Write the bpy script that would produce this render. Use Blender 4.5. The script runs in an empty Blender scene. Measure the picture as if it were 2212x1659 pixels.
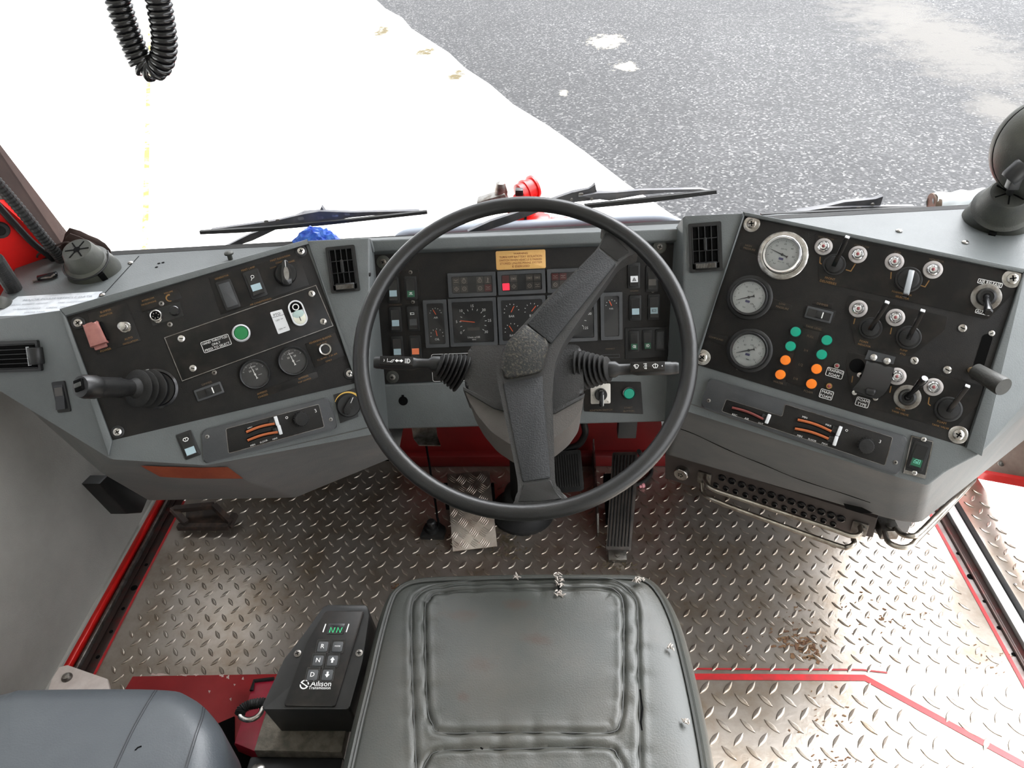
import bpy, bmesh, math, random
from mathutils import Vector as V, Matrix
random.seed(7)
SC = bpy.context.scene
COL = SC.collection
PI = math.pi
# ---------------------------------------------------------------- camera
F, CX, CY = 1600., 1106., 829.5
CAM = V((0, 0, 1.45))
_d = V((68, 1244, -1600)).normalized()
_e = V((1, .045, 0)); _x = (_e - _e.dot(_d)*_d).normalized(); _z = _x.cross(_d)
RW = Matrix((_x, _d, _z))
cam_d = bpy.data.cameras.new('camera'); cam = bpy.data.objects.new('camera', cam_d); COL.objects.link(cam)
cam_d.sensor_width = 36; cam_d.lens = F*36/2212; cam_d.clip_start = .02; cam_d.clip_end = 400
cam.matrix_world = Matrix.Translation(CAM) @ RW.to_4x4()
SC.camera = cam
def ray(px, py): return RW @ V(((px-CX)/F, -(py-CY)/F, -1))
def atY(px, py, y): r = ray(px, py); return CAM + r*(y/r.y)
def atZ(px, py, z): r = ray(px, py); return CAM + r*((z-CAM.z)/r.z)
def atX(px, py, x): r = ray(px, py); return CAM + r*(x/r.x)
def dep(p): return -(RW.transposed() @ (V(p)-CAM)).z
class Pl:
    """a real plane in the cab: origin at its top-left corner, u along it to the right, v up, n out of it"""
    def __init__(s, tl, tr, bl):
        s.o = V(tl); s.u = (V(tr)-s.o).normalized(); w = s.o-V(bl)
        s.v = (w-w.dot(s.u)*s.u).normalized(); s.n = s.u.cross(s.v)
    def at(s, px, py, h=0):
        r = ray(px, py); o = s.o+s.n*h
        return CAM + r*((o-CAM).dot(s.n)/r.dot(s.n))
    def loc(s, px, py, h=0):
        d = s.at(px, py, h)-s.o; return V((d.dot(s.u), d.dot(s.v)))
    def l3(s, px, py, h=0):
        a = s.loc(px, py, h); return V((a.x, a.y, h))
    def m(s, px, py): return dep(s.at(px, py))/F
    def M(s, px=None, py=None, h=0, rot=0):
        p = s.o+s.n*h if px is None else s.at(px, py, h)
        m = Matrix((s.u, s.v, s.n)).transposed().to_4x4(); m.translation = p
        return m @ Matrix.Rotation(rot, 4, 'Z')
    def off(s, h):
        q = Pl.__new__(Pl); q.o = s.o+s.n*h; q.u, q.v, q.n = s.u, s.v, s.n; return q
    def quad(s, pts): return [s.loc(*p) for p in pts]
# ---------------------------------------------------------------- materials
def lin(c): c /= 255; return c/12.92 if c <= .04045 else ((c+.055)/1.055)**2.4
def rgb(*c): return (lin(c[0]), lin(c[1]), lin(c[2]), 1)
def mat(name, c, rough=.5, metal=0, c2=None, vs=12, vlo=.4, vhi=.65, bump=0, bs=300, emit=0, spec=.5, alpha=1, coat=0, detail=6, stretch=None, trans=0):
    m = bpy.data.materials.new(name); m.use_nodes = True; t = m.node_tree; N, L = t.nodes, t.links
    b = N['Principled BSDF']; b.inputs['Base Color'].default_value = rgb(*c)
    b.inputs['Roughness'].default_value = rough; b.inputs['Metallic'].default_value = metal
    b.inputs['Specular IOR Level'].default_value = spec; b.inputs['Coat Weight'].default_value = coat
    b.inputs['Transmission Weight'].default_value = trans
    tc = N.new('ShaderNodeTexCoord'); src = tc.outputs['Object']
    if stretch:
        mp = N.new('ShaderNodeMapping'); mp.inputs['Scale'].default_value = stretch; L.new(src, mp.inputs[0]); src = mp.outputs[0]
    if c2:
        n = N.new('ShaderNodeTexNoise'); n.inputs['Scale'].default_value = vs; n.inputs['Detail'].default_value = detail
        n.inputs['Roughness'].default_value = .65
        r = N.new('ShaderNodeValToRGB'); r.color_ramp.elements[0].position = vlo; r.color_ramp.elements[1].position = vhi
        r.color_ramp.elements[0].color = rgb(*c); r.color_ramp.elements[1].color = rgb(*c2)
        L.new(src, n.inputs['Vector']); L.new(n.outputs['Fac'], r.inputs[0]); L.new(r.outputs[0], b.inputs['Base Color'])
    if bump:
        n = N.new('ShaderNodeTexNoise'); n.inputs['Scale'].default_value = bs; n.inputs['Detail'].default_value = 3
        k = N.new('ShaderNodeBump'); k.inputs['Strength'].default_value = bump; k.inputs['Distance'].default_value = .002
        L.new(src, n.inputs['Vector']); L.new(n.outputs['Fac'], k.inputs['Height']); L.new(k.outputs[0], b.inputs['Normal'])
    if emit:
        b.inputs['Emission Color'].default_value = rgb(*c); b.inputs['Emission Strength'].default_value = emit
    return m
def glass(name, ior=1.45, tint=(255, 255, 255), k=1.0):
    m = bpy.data.materials.new(name); m.use_nodes = True; t = m.node_tree; N, L = t.nodes, t.links
    for n in list(N): N.remove(n)
    o = N.new('ShaderNodeOutputMaterial'); mx = N.new('ShaderNodeMixShader'); a = N.new('ShaderNodeBsdfTransparent'); g = N.new('ShaderNodeBsdfGlossy')
    a.inputs[0].default_value = rgb(*tint); g.inputs['Roughness'].default_value = .02; g.inputs[0].default_value = (k, k, k, 1)
    f = N.new('ShaderNodeFresnel'); f.inputs[0].default_value = ior
    L.new(f.outputs[0], mx.inputs[0]); L.new(a.outputs[0], mx.inputs[1]); L.new(g.outputs[0], mx.inputs[2]); L.new(mx.outputs[0], o.inputs[0])
    return m
G = {}
G['grey'] = mat('grey_moulding', (84, 88, 88), .5, c2=(94, 98, 98), vs=9, vlo=.35, vhi=.7, bump=.25, bs=420)
G['fascia'] = mat('scuffed_grey_moulding', (88, 89, 88), .55, c2=(102, 99, 96), vs=7, vlo=.35, vhi=.7, bump=.25, bs=300, stretch=(1, 1, 5))
G['lining'] = mat('door_lining', (166, 164, 158), .6, c2=(146, 144, 138), vs=5, vlo=.35, vhi=.75, bump=.3, bs=350)
G['panel'] = mat('black_panel', (29, 28, 27), .55, c2=(38, 36, 33), spec=.18, vs=18, vlo=.4, vhi=.72, bump=.25, bs=900)
G['plate'] = mat('black_engraved_plate', (22, 21, 20), .4, c2=(42, 38, 34), spec=.22, vs=22, vlo=.45, vhi=.75)
G['black'] = mat('black_plastic', (24, 24, 24), .42, c2=(32, 32, 32), vs=20, spec=.35)
G['gloss'] = mat('gloss_black', (22, 22, 23), .18)
G['rubber'] = mat('black_rubber', (26, 26, 26), .65, c2=(40, 39, 37), vs=14, bump=.2, bs=500, spec=.3)
G['dark'] = mat('dark_recess', (7, 7, 7), .9, spec=.1)
G['heat'] = mat('heater_plate', (50, 52, 54), .5, c2=(62, 63, 64), vs=14, bump=.2, bs=700)
G['wheel'] = mat('wheel_rubber', (21, 21, 21), .36, c2=(28, 28, 27), vs=9, bump=.1, bs=500, spec=.4)
G['spoke'] = mat('spoke_pad', (28, 29, 30), .55, c2=(34, 35, 36), vs=12, bump=.4, bs=420, spec=.35)
G['hub'] = mat('hub_pad', (30, 30, 29), .55, c2=(84, 78, 64), vs=330, vlo=.5, vhi=.8, bump=.3, bs=400, detail=3, spec=.3)
G['shroud'] = mat('column_shroud', (40, 40, 39), .5, c2=(47, 46, 45), vs=14, bump=.3, bs=500, spec=.4)
G['shroudlow'] = mat('column_shroud_underside', (92, 88, 84), .6, c2=(80, 77, 74), vs=8, bump=.3, bs=500, spec=.3)
G['steel'] = mat('bright_steel', (190, 188, 184), .25, 1, c2=(140, 134, 126), vs=60)
G['chrome'] = mat('chrome', (225, 225, 225), .12, 1)
G['rail'] = mat('worn_rail', (196, 190, 180), .3, 1, c2=(150, 140, 128), vs=30)
G['dullsteel'] = mat('dull_steel', (140, 138, 134), .45, 1, c2=(95, 88, 80), vs=40)
G['tread'] = mat('steel_tread', (184, 175, 165), .32, .78, c2=(156, 140, 122), vs=9, vlo=.42, vhi=.68, bump=.15, bs=120)
G['foot'] = mat('aluminium_tread', (196, 188, 180), .35, 1, c2=(165, 152, 142), vs=20)
G['red'] = mat('red_paint', (212, 30, 26), .35, c2=(190, 24, 22), vs=6)
G['redfloor'] = mat('worn_red_paint', (150, 32, 36), .45, c2=(165, 44, 46), vs=9, vlo=.4, vhi=.7)
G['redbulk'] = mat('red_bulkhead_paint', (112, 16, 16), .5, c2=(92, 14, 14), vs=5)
G['sill'] = mat('sill_trim', (66, 52, 48), .35, .6, c2=(92, 36, 34), vs=22, vlo=.5, vhi=.72)
G['seat'] = mat('grey_green_vinyl', (54, 56, 52), .42, c2=(64, 62, 56), vs=7, vlo=.42, vhi=.72, bump=.16, bs=420, spec=.45)
G['seat2'] = mat('blue_grey_vinyl', (60, 64, 68), .4, c2=(67, 71, 74), vs=5, bump=.14, bs=420, spec=.45)
G['stitch'] = mat('seam_piping', (50, 51, 48), .5)
G['tear'] = mat('torn_lining', (176, 168, 160), .8, c2=(120, 112, 104), vs=120)
G['rust'] = mat('rust_stain', (116, 74, 56), .6, c2=(94, 84, 76), vs=40)
G['white'] = mat('white_print', (225, 225, 222), .5)
G['offwhite'] = mat('white_plastic', (214, 216, 218), .35)
G['dial'] = mat('gauge_dial', (186, 190, 190), .5, c2=(176, 181, 181), vs=40)
G['dialblack'] = mat('black_dial', (33, 33, 33), .5)
G['yellow'] = mat('yellow_print', (128, 94, 46), .5)
G['faint'] = mat('faded_yellow_print', (92, 76, 56), .5)
G['ink'] = mat('dark_ink', (50, 50, 52), .5)
G['inkblue'] = mat('blue_ink', (70, 70, 110), .5)
G['brass'] = mat('warning_label', (204, 158, 92), .45, c2=(216, 172, 104), vs=20)
G['brownink'] = mat('brown_ink', (132, 78, 48), .5)
G['green'] = mat('green_lens', (0, 138, 112), .3, emit=.12)
G['greend'] = mat('dark_green_lens', (18, 116, 62), .35)
G['gsym'] = mat('green_symbol_lens', (10, 74, 50), .3)
G['orange'] = mat('orange_lens', (238, 122, 24), .35)
G['orangebar'] = mat('orange_slider_strip', (166, 88, 46), .35)
G['redbar'] = mat('red_slider_strip', (110, 52, 48), .35)
G['needle'] = mat('orange_needle', (232, 98, 58), .5)
G['lit'] = mat('lit_red_lamp', (255, 44, 70), .4, emit=.8)
G['dimlens'] = mat('unlit_lens', (66, 62, 58), .3)
G['dimred'] = mat('unlit_red_lens', (84, 40, 40), .3)
G['bluelens'] = mat('pale_switch_lens', (150, 172, 180), .3)
G['orangelens'] = mat('orange_switch_lens', (224, 118, 76), .3)
G['led'] = mat('green_display_segment', (40, 190, 120), .4, emit=.5)
G['guard'] = mat('faded_red_guard', (150, 98, 90), .5, c2=(126, 78, 72), vs=60)
G['lampring'] = mat('lamp_ring', (190, 185, 182), .3, c2=(166, 160, 158), vs=80)
G['lampred'] = mat('red_lamp_core', (128, 52, 56), .25, coat=.5)
G['clear'] = glass('clear_lens', 1.5)
G['pane'] = glass('windscreen_pane', 1.12)
G['gpane'] = glass('gauge_pane', 1.25)
G['blue'] = mat('blue_plastic', (28, 70, 190), .3, c2=(90, 140, 225), vs=60)
G['pink'] = mat('pink_plastic', (226, 150, 156), .5)
G['paper'] = mat('white_sheet', (225, 232, 236), .6)
G['placard'] = mat('placard', (196, 200, 204), .5, c2=(176, 180, 184), vs=50)
G['olive'] = mat('faded_black_mount', (50, 51, 47), .5, c2=(64, 65, 56), vs=10, bump=.2, bs=400)
G['brown'] = mat('dark_brown_trim', (46, 36, 33), .8, c2=(60, 47, 42), vs=10, spec=.2)
G['doorbrown'] = mat('door_trim', (128, 110, 98), .6, c2=(112, 92, 82), vs=14)
G['dust'] = mat('dusty_felt', (98, 92, 82), .9, c2=(70, 66, 58), vs=60, bump=.4, bs=300)
G['tape'] = mat('orange_tape', (124, 56, 38), .45, c2=(142, 70, 46), vs=20)
G['ceiling'] = mat('ceiling_lining', (190, 190, 186), .7)
# ---------------------------------------------------------------- mesh building
def rr(w, h, r, cx=0, cy=0, n=4):
    r = min(r, w/2-1e-5, h/2-1e-5); o = []
    for (sx, sy, a) in ((1, 1, 0), (-1, 1, 90), (-1, -1, 180), (1, -1, 270)):
        for i in range(n+1):
            t = math.radians(a+90*i/n); o.append(V((cx+sx*(w/2-r)+r*math.cos(t), cy+sy*(h/2-r)+r*math.sin(t))))
    return o
def circ(r, n=28, cx=0, cy=0, a0=0): return [V((cx+r*math.cos(a0+2*PI*i/n), cy+r*math.sin(a0+2*PI*i/n))) for i in range(n)]
def rnd(pts, r, n=4):
    """round the corners of a 2D polygon"""
    o = []
    for i, p in enumerate(pts):
        p = V(p); a = V(pts[i-1])-p; b = V(pts[(i+1) % len(pts)])-p
        q = min(r, a.length*.45, b.length*.45); A = p+a.normalized()*q; B = p+b.normalized()*q
        for k in range(n+1):
            t = k/n; o.append(A*(1-t)**2+p*2*t*(1-t)+B*t*t)
    return o
def ccw(pts):
    s = sum(pts[i-1][0]*pts[i][1]-pts[i][0]*pts[i-1][1] for i in range(len(pts)))
    return list(pts) if s > 0 else list(reversed(pts))
FONTCACHE = {}
def textmesh(s):
    if s not in FONTCACHE:
        c = bpy.data.curves.new('t', 'FONT'); c.body = s; c.align_x = 'CENTER'; c.align_y = 'CENTER'; c.size = 1; c.resolution_u = 2
        c.space_line = .95
        o = bpy.data.objects.new('t', c); me = bpy.data.meshes.new_from_object(o)
        FONTCACHE[s] = ([v.co.copy() for v in me.vertices], [tuple(p.vertices) for p in me.polygons])
        bpy.data.objects.remove(o); bpy.data.curves.remove(c); bpy.data.meshes.remove(me)
    return FONTCACHE[s]
class MB:
    def __init__(s): s.b = bmesh.new()
    def _v(s, p, X): return s.b.verts.new(X @ V(p) if X else V(p))
    def raw(s, vs, fs, X=None):
        w = [s._v(p, X) for p in vs]
        for f in fs:
            try: s.b.faces.new([w[i] for i in f])
            except ValueError: pass
        return s
    def _merge(s, t, X=None):
        if X: bmesh.ops.transform(t, matrix=X, verts=t.verts)
        me = bpy.data.meshes.new('m'); t.to_mesh(me); t.free(); s.b.from_mesh(me); bpy.data.meshes.remove(me); return s
    def prism(s, pts, z0, z1, bev=0, X=None, seg=2, allb=False):
        pts = ccw([V((p[0], p[1])) for p in pts]); t = bmesh.new(); n = len(pts)
        a = [t.verts.new((p.x, p.y, z0)) for p in pts]; c = [t.verts.new((p.x, p.y, z1)) for p in pts]
        t.faces.new(list(reversed(a))); t.faces.new(c)
        for i in range(n): t.faces.new((a[i-1], a[i], c[i], c[i-1]))
        if bev:
            t.edges.ensure_lookup_table()
            E = [e for e in t.edges if allb or (e.verts[0] in c and e.verts[1] in c)]
            bmesh.ops.bevel(t, geom=E, offset=bev, segments=seg, profile=.5, affect='EDGES', clamp_overlap=True)
        return s._merge(t, X)
    def box(s, x0, x1, y0, y1, z0, z1, bev=0, X=None, seg=2):
        return s.prism([(x0, y0), (x1, y0), (x1, y1), (x0, y1)], z0, z1, bev, X, seg, allb=True)
    def ring(s, o, i, z0, z1, X=None):
        n = len(o); vs = [(p[0], p[1], z0) for p in o]+[(p[0], p[1], z1) for p in o]+[(p[0], p[1], z1) for p in i]+[(p[0], p[1], z0) for p in i]
        fs = []
        for k in range(n):
            j = (k+1) % n
            for q in range(4): a, b = q*n, ((q+1) % 4)*n; fs.append((a+k, a+j, b+j, b+k))
        return s.raw(vs, fs, X)
    def lathe(s, prof, n=28, X=None, cx=0, cy=0):
        vs, fs = [], []
        for r, z in prof:
            for i in range(n): a = 2*PI*i/n; vs.append((cx+r*math.cos(a), cy+r*math.sin(a), z))
        for j in range(len(prof)-1):
            for i in range(n): k = (i+1) % n; fs.append((j*n+i, j*n+k, (j+1)*n+k, (j+1)*n+i))
        if prof[0][0] > 1e-6: fs.append(tuple(reversed(range(n))))
        if prof[-1][0] > 1e-6: fs.append(tuple(range((len(prof)-1)*n, len(prof)*n)))
        return s.raw(vs, fs, X)
    def tube(s, pts, r, n=10, closed=False, cap=True, X=None, flat=1):
        pts = [V(p) for p in pts]; m = len(pts); rs = r if isinstance(r, (list, tuple)) else [r]*m
        vs, fs = [], []; up = None
        for i, p in enumerate(pts):
            a = pts[i-1] if (i or closed) else p; b = pts[(i+1) % m] if (i < m-1 or closed) else p
            t = (b-a).normalized()
            if up is None: up = t.orthogonal().normalized()
            up = (up-up.dot(t)*t).normalized(); w = t.cross(up)
            for k in range(n): q = 2*PI*k/n; vs.append(p+(up*math.cos(q)+w*math.sin(q)*flat)*rs[i])
        for i in range(m if closed else m-1):
            j = (i+1) % m
            for k in range(n): l = (k+1) % n; fs.append((i*n+k, i*n+l, j*n+l, j*n+k))
        if cap and not closed: fs.append(tuple(reversed(range(n)))); fs.append(tuple(range((m-1)*n, m*n)))
        return s.raw(vs, fs, X)
    def text(s, txt, x, y, w=None, h=None, z=.0003, rot=0, th=.0, X=None, al=0):
        vs, fs = textmesh(txt)
        x0 = min(v.x for v in vs); x1 = max(v.x for v in vs); y0 = min(v.y for v in vs); y1 = max(v.y for v in vs)
        sx = w/(x1-x0) if w else None; sy = h/(y1-y0) if h else None
        sx = sx or sy; sy = sy or sx; c, q = math.cos(rot), math.sin(rot); o = []
        for v in vs:
            a = (v.x-(x0+x1)/2)*sx; b = (v.y-(y0+y1)/2)*sy; o.append((x+a*c-b*q, y+a*q+b*c, z))
        return s.raw(o, fs, X)
    def line(s, pts, w, z=.0004, closed=False, X=None):
        """flat printed line"""
        P = [V((p[0], p[1])) for p in pts]; P = [q for i, q in enumerate(P) if i == 0 or (q-P[i-1]).length > 1e-7]; n = len(P); vs = []
        if n < 2: return s
        for i in range(n):
            d0 = (P[i]-P[i-1]).normalized() if (i or closed) else None; d1 = (P[(i+1) % n]-P[i]).normalized() if (i < n-1 or closed) else None
            d0 = d0 or d1; d1 = d1 or d0; a, b = V((-d0.y, d0.x)), V((-d1.y, d1.x)); k = a+b
            k = k/max(k.length_squared/2, .5) if k.length > 1e-6 else a
            for sg in (1, -1): c = P[i]+k*(sg*w/2); vs.append((c.x, c.y, z))
        s.raw(vs, [(2*i, 2*i+1, (2*i+3) % (2*n), (2*i+2) % (2*n)) for i in range(n if closed else n-1)], X)
        return s
def mesh_of(mb, name, m, sharp=38):
    me = bpy.data.meshes.new(name); bmesh.ops.recalc_face_normals(mb.b, faces=mb.b.faces); mb.b.to_mesh(me); mb.b.free()
    me.materials.append(G[m] if isinstance(m, str) else m)
    me.polygons.foreach_set('use_smooth', [True]*len(me.polygons)); me.set_sharp_from_angle(angle=math.radians(sharp)); return me
def obj(name, mb, m, parent=None, M=None, sharp=38, label=None):
    o = bpy.data.objects.new(name, mesh_of(mb, name, m, sharp)); COL.objects.link(o)
    if parent: o.parent = parent
    if M: o.matrix_basis = M
    if label: o['label'] = label
    return o
def tag(o, label, cat, group=None):
    o['label'] = label; o['category'] = cat
    if group: o['group'] = group
    return o
def thing(name, label, cat, M=None, group=None):
    o = bpy.data.objects.new(name, None); COL.objects.link(o); o.empty_display_size = .02
    if M: o.matrix_world = M
    return tag(o, label, cat, group)
def struct(name, mb, m, M=None, sharp=38):
    o = obj(name, mb, m, None, M, sharp); o['kind'] = 'structure'; return o
def curve(pts, n=8, closed=False):
    """Catmull-Rom through the points"""
    P = [V(p) for p in pts]; m = len(P); o = []
    for i in range(m if closed else m-1):
        p0 = P[i-1] if (i or closed) else P[0]*2-P[1]; p1 = P[i]; p2 = P[(i+1) % m]; p3 = P[(i+2) % m] if (closed or i+2 < m) else p2*2-p1
        for k in range(n):
            t = k/n; o.append(.5*((2*p1)+(p2-p0)*t+(2*p0-5*p1+4*p2-p3)*t*t+(3*p1-p0-3*p2+p3)*t**3))
    if not closed: o.append(P[-1])
    return o
def T(x=0, y=0, z=0): return Matrix.Translation((x, y, z))
def RX(a): return Matrix.Rotation(a, 4, 'X')
def RY(a): return Matrix.Rotation(a, 4, 'Y')
def RZ(a): return Matrix.Rotation(a, 4, 'Z')
def aim(p, q, roll=None):
    """matrix at p whose z axis points to q"""
    z = (V(q)-V(p)).normalized(); x = V(roll) if roll else V((1, 0, 0)); x = (x-x.dot(z)*z).normalized(); y = z.cross(x)
    m = Matrix((x, y, z)).transposed().to_4x4(); m.translation = V(p); return m
# ================================================================ planes of the place
GZ = -1.35
PL = Pl(atY(144, 684, 1.0), atY(661, 529, 1.2), atY(243, 951, .892))
PR = Pl(atY(1609, 467, 1.25), atY(2208, 589, 1.05), atY(1501, 786, 1.12))
PC = Pl(atY(810, 550, 1.27), atY(1450, 525, 1.29), atY(845, 828, 1.17))
PS = Pl((-1, 1.3, .8), (1, 1.3, .8), (-1, 1.0, .8))          # shelf under the windscreen
PF0 = Pl((-1, 1.5, 0), (1, 1.5, 0), (-1, .5, 0))             # cab floor
# ================================================================ ground outside
gmat = bpy.data.materials.new('asphalt'); gmat.use_nodes = True
def asphalt(m):
    t = m.node_tree; N, L = t.nodes, t.links; b = N['Principled BSDF']; b.inputs['Roughness'].default_value = .8
    tc = N.new('ShaderNodeTexCoord')
    n = N.new('ShaderNodeTexVoronoi'); n.inputs['Scale'].default_value = 46; L.new(tc.outputs['Object'], n.inputs['Vector'])
    r = N.new('ShaderNodeValToRGB'); e = r.color_ramp.elements
    e[0].position = .05; e[0].color = rgb(10, 10, 11); e[1].position = .95; e[1].color = rgb(108, 107, 105)
    x = e.new(.45); x.color = rgb(22, 22, 24); x = e.new(.72); x.color = rgb(50, 49, 50)
    L.new(n.outputs['Color'], r.inputs[0])
    big = N.new('ShaderNodeTexNoise'); big.inputs['Scale'].default_value = .55; big.inputs['Detail'].default_value = 5; L.new(tc.outputs['Object'], big.inputs['Vector'])
    mr = N.new('ShaderNodeMapRange'); mr.inputs[1].default_value = .3; mr.inputs[2].default_value = .7; mr.inputs[3].default_value = .72; mr.inputs[4].default_value = 1.2
    L.new(big.outputs['Fac'], mr.inputs[0])
    mx = N.new('ShaderNodeMix'); mx.data_type = 'RGBA'; mx.blend_type = 'MULTIPLY'; mx.inputs['Factor'].default_value = 1
    L.new(r.outputs[0], mx.inputs['A']); L.new(mr.outputs[0], mx.inputs['B']); L.new(mx.outputs['Result'], b.inputs['Base Color'])
    k = N.new('ShaderNodeBump'); k.inputs['Strength'].default_value = .3; k.inputs['Distance'].default_value = .005
    L.new(n.outputs['Distance'], k.inputs['Height']); L.new(k.outputs[0], b.inputs['Normal'])
asphalt(gmat)
conc = mat('concrete', (238, 236, 228), .85, c2=(244, 242, 236), vs=.6, bump=.2, bs=40)
E1, E2 = atZ(810, 0, GZ), atZ(1465, 480, GZ); ED = (E2-E1).normalized()
A0, A1 = E1-ED*60, E2+ED*40
m = MB(); m.raw([(-70, -30, GZ-.01), (80, -30, GZ-.01), (80, 90, GZ-.01), (-70, 90, GZ-.01)], [(0, 1, 2, 3)])
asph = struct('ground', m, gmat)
ed = [A0, A1, (-70, -30, GZ), (-70, 90, GZ)]
m = MB(); k = 90; edge = [E1.lerp(E2, -4+i*7.5/k) for i in range(k+1)]
nx = V((-ED.y, ED.x, 0)); edge = [p+nx*random.uniform(-.05, .05) for p in edge]
pts = [V((p.x, p.y, GZ)) for p in edge]+[V((30, -40, GZ)), V((-70, -40, GZ)), V((-70, 90, GZ))]
m.prism([(p.x, p.y) for p in pts], GZ-.05, GZ)
slab = struct('concrete_apron', m, conc)
yel = mat('yellow_joint_line', (160, 134, 50), .8, c2=(236, 228, 200), vs=4, vlo=.47, vhi=.68)
m = MB(); a, b = atZ(322, 120, GZ), atZ(313, 560, GZ); d = (b-a).normalized(); q = V((-d.y, d.x, 0))*.026; a -= d*6; b += d*1
m.raw([a+q, a-q, b-q, b+q], [(0, 1, 2, 3)], T(0, 0, .004)); obj('joint_line', m, yel, slab)
def spots(m, items, c, c2, ns, lo=.45, hi=.75, z=GZ, org=(0, 0)):
    """irregular stains, also painted reflections, with a place and shape of their own: (pixel centre, pixel radii)"""
    t = m.node_tree; N, L = t.nodes, t.links; b = N['Principled BSDF']; tc = N.new('ShaderNodeTexCoord')
    n = N.new('ShaderNodeTexNoise'); n.inputs['Scale'].default_value = ns; n.inputs['Detail'].default_value = 8; n.inputs['Roughness'].default_value = .75; L.new(tc.outputs['Object'], n.inputs['Vector'])
    acc = None
    for (px, rx, ry) in items:
        o = atZ(*px, z); ax = abs(atZ(px[0]+rx, px[1], z).x-o.x); ay = (atZ(px[0], px[1]-ry, z)-o).length
        s1 = N.new('ShaderNodeVectorMath'); s1.operation = 'SUBTRACT'; s1.inputs[1].default_value = (o.x-org[0], o.y-org[1], 0); L.new(tc.outputs['Object'], s1.inputs[0])
        s2 = N.new('ShaderNodeVectorMath'); s2.operation = 'MULTIPLY'; s2.inputs[1].default_value = (1/ax, 1/ay, 0); L.new(s1.outputs[0], s2.inputs[0])
        ln = N.new('ShaderNodeVectorMath'); ln.operation = 'LENGTH'; L.new(s2.outputs[0], ln.inputs[0])
        r = N.new('ShaderNodeMapRange'); r.inputs[1].default_value = 1.25; r.inputs[2].default_value = .2; L.new(ln.outputs['Value'], r.inputs[0])
        if acc is None: acc = r.outputs[0]
        else: mx = N.new('ShaderNodeMath'); mx.operation = 'MAXIMUM'; L.new(acc, mx.inputs[0]); L.new(r.outputs[0], mx.inputs[1]); acc = mx.outputs[0]
    mu = N.new('ShaderNodeMath'); mu.operation = 'ADD'; ad = N.new('ShaderNodeMath'); ad.operation = 'MULTIPLY_ADD'; ad.inputs[1].default_value = 2.4; ad.inputs[2].default_value = -1.2
    L.new(n.outputs['Fac'], ad.inputs[0]); L.new(acc, mu.inputs[0]); L.new(ad.outputs[0], mu.inputs[1])
    r = N.new('ShaderNodeMapRange'); r.inputs[1].default_value = lo; r.inputs[2].default_value = hi; L.new(mu.outputs[0], r.inputs[0])
    cr = N.new('ShaderNodeMix'); cr.data_type = 'RGBA'; cr.inputs['A'].default_value = rgb(*c); cr.inputs['B'].default_value = rgb(*c2); L.new(n.outputs['Fac'], cr.inputs['Factor'])
    mx = N.new('ShaderNodeMix'); mx.data_type = 'RGBA'; old = b.inputs['Base Color'].links[0].from_socket
    L.new(r.outputs[0], mx.inputs['Factor']); L.new(old, mx.inputs['A']); L.new(cr.outputs['Result'], mx.inputs['B']); L.new(mx.outputs['Result'], b.inputs['Base Color'])
spots(conc, [((826, 66), 32, 26), ((920, 114), 40, 22), ((988, 163), 44, 26), ((1385, 395), 30, 14)], (40, 36, 20), (92, 78, 36), 7, .45, 1.0)
spots(gmat, [((1312, 88), 62, 22), ((1350, 142), 44, 18), ((1218, 200), 14, 10)], (150, 142, 124), (110, 106, 98), 7, .62, .72)
spots(gmat, [((2010, 70), 190, 120), ((2190, 240), 110, 60)], (84, 80, 74), (66, 63, 60), 2.5, .3, .9)  # windscreen reflections painted into the asphalt colour as paler patches
def blob(name, px, rx, ry, m, par, z, n=40, rough=.35, hole=0):
    b = MB(); ph = [random.uniform(0, 6) for _ in range(4)]; vs = []
    for i in range(n):
        t = 2*PI*i/n; k = 1+rough*(.5*math.sin(3*t+ph[0])+.35*math.sin(7*t+ph[1])+.25*math.sin(13*t+ph[2]))
        p = atZ(px[0]+rx*k*math.cos(t), px[1]+ry*k*math.sin(t), z); vs.append(p)
    b.raw(vs, [tuple(range(n))]); return obj(name, b, m, par)
def specks(name, items, m, par, z, n, label=None):
    b = MB()
    for (px, rx, ry, cnt, sz) in items:
        for _ in range(cnt):
            x, y = random.gauss(px[0], rx), random.gauss(px[1], ry); a = sz*random.uniform(.25, 1); ph = random.uniform(0, 6); vs = []
            for i in range(9): t = 2*PI*i/9; k = 1+.5*math.sin(2*t+ph)+random.uniform(-.25, .25); vs.append(atZ(x+a*k*math.cos(t), y+a*.6*k*math.sin(t), z))
            b.raw(vs, [tuple(range(9))])
    o = obj(name, b, m, par); o['kind'] = 'stuff'; return o
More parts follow.
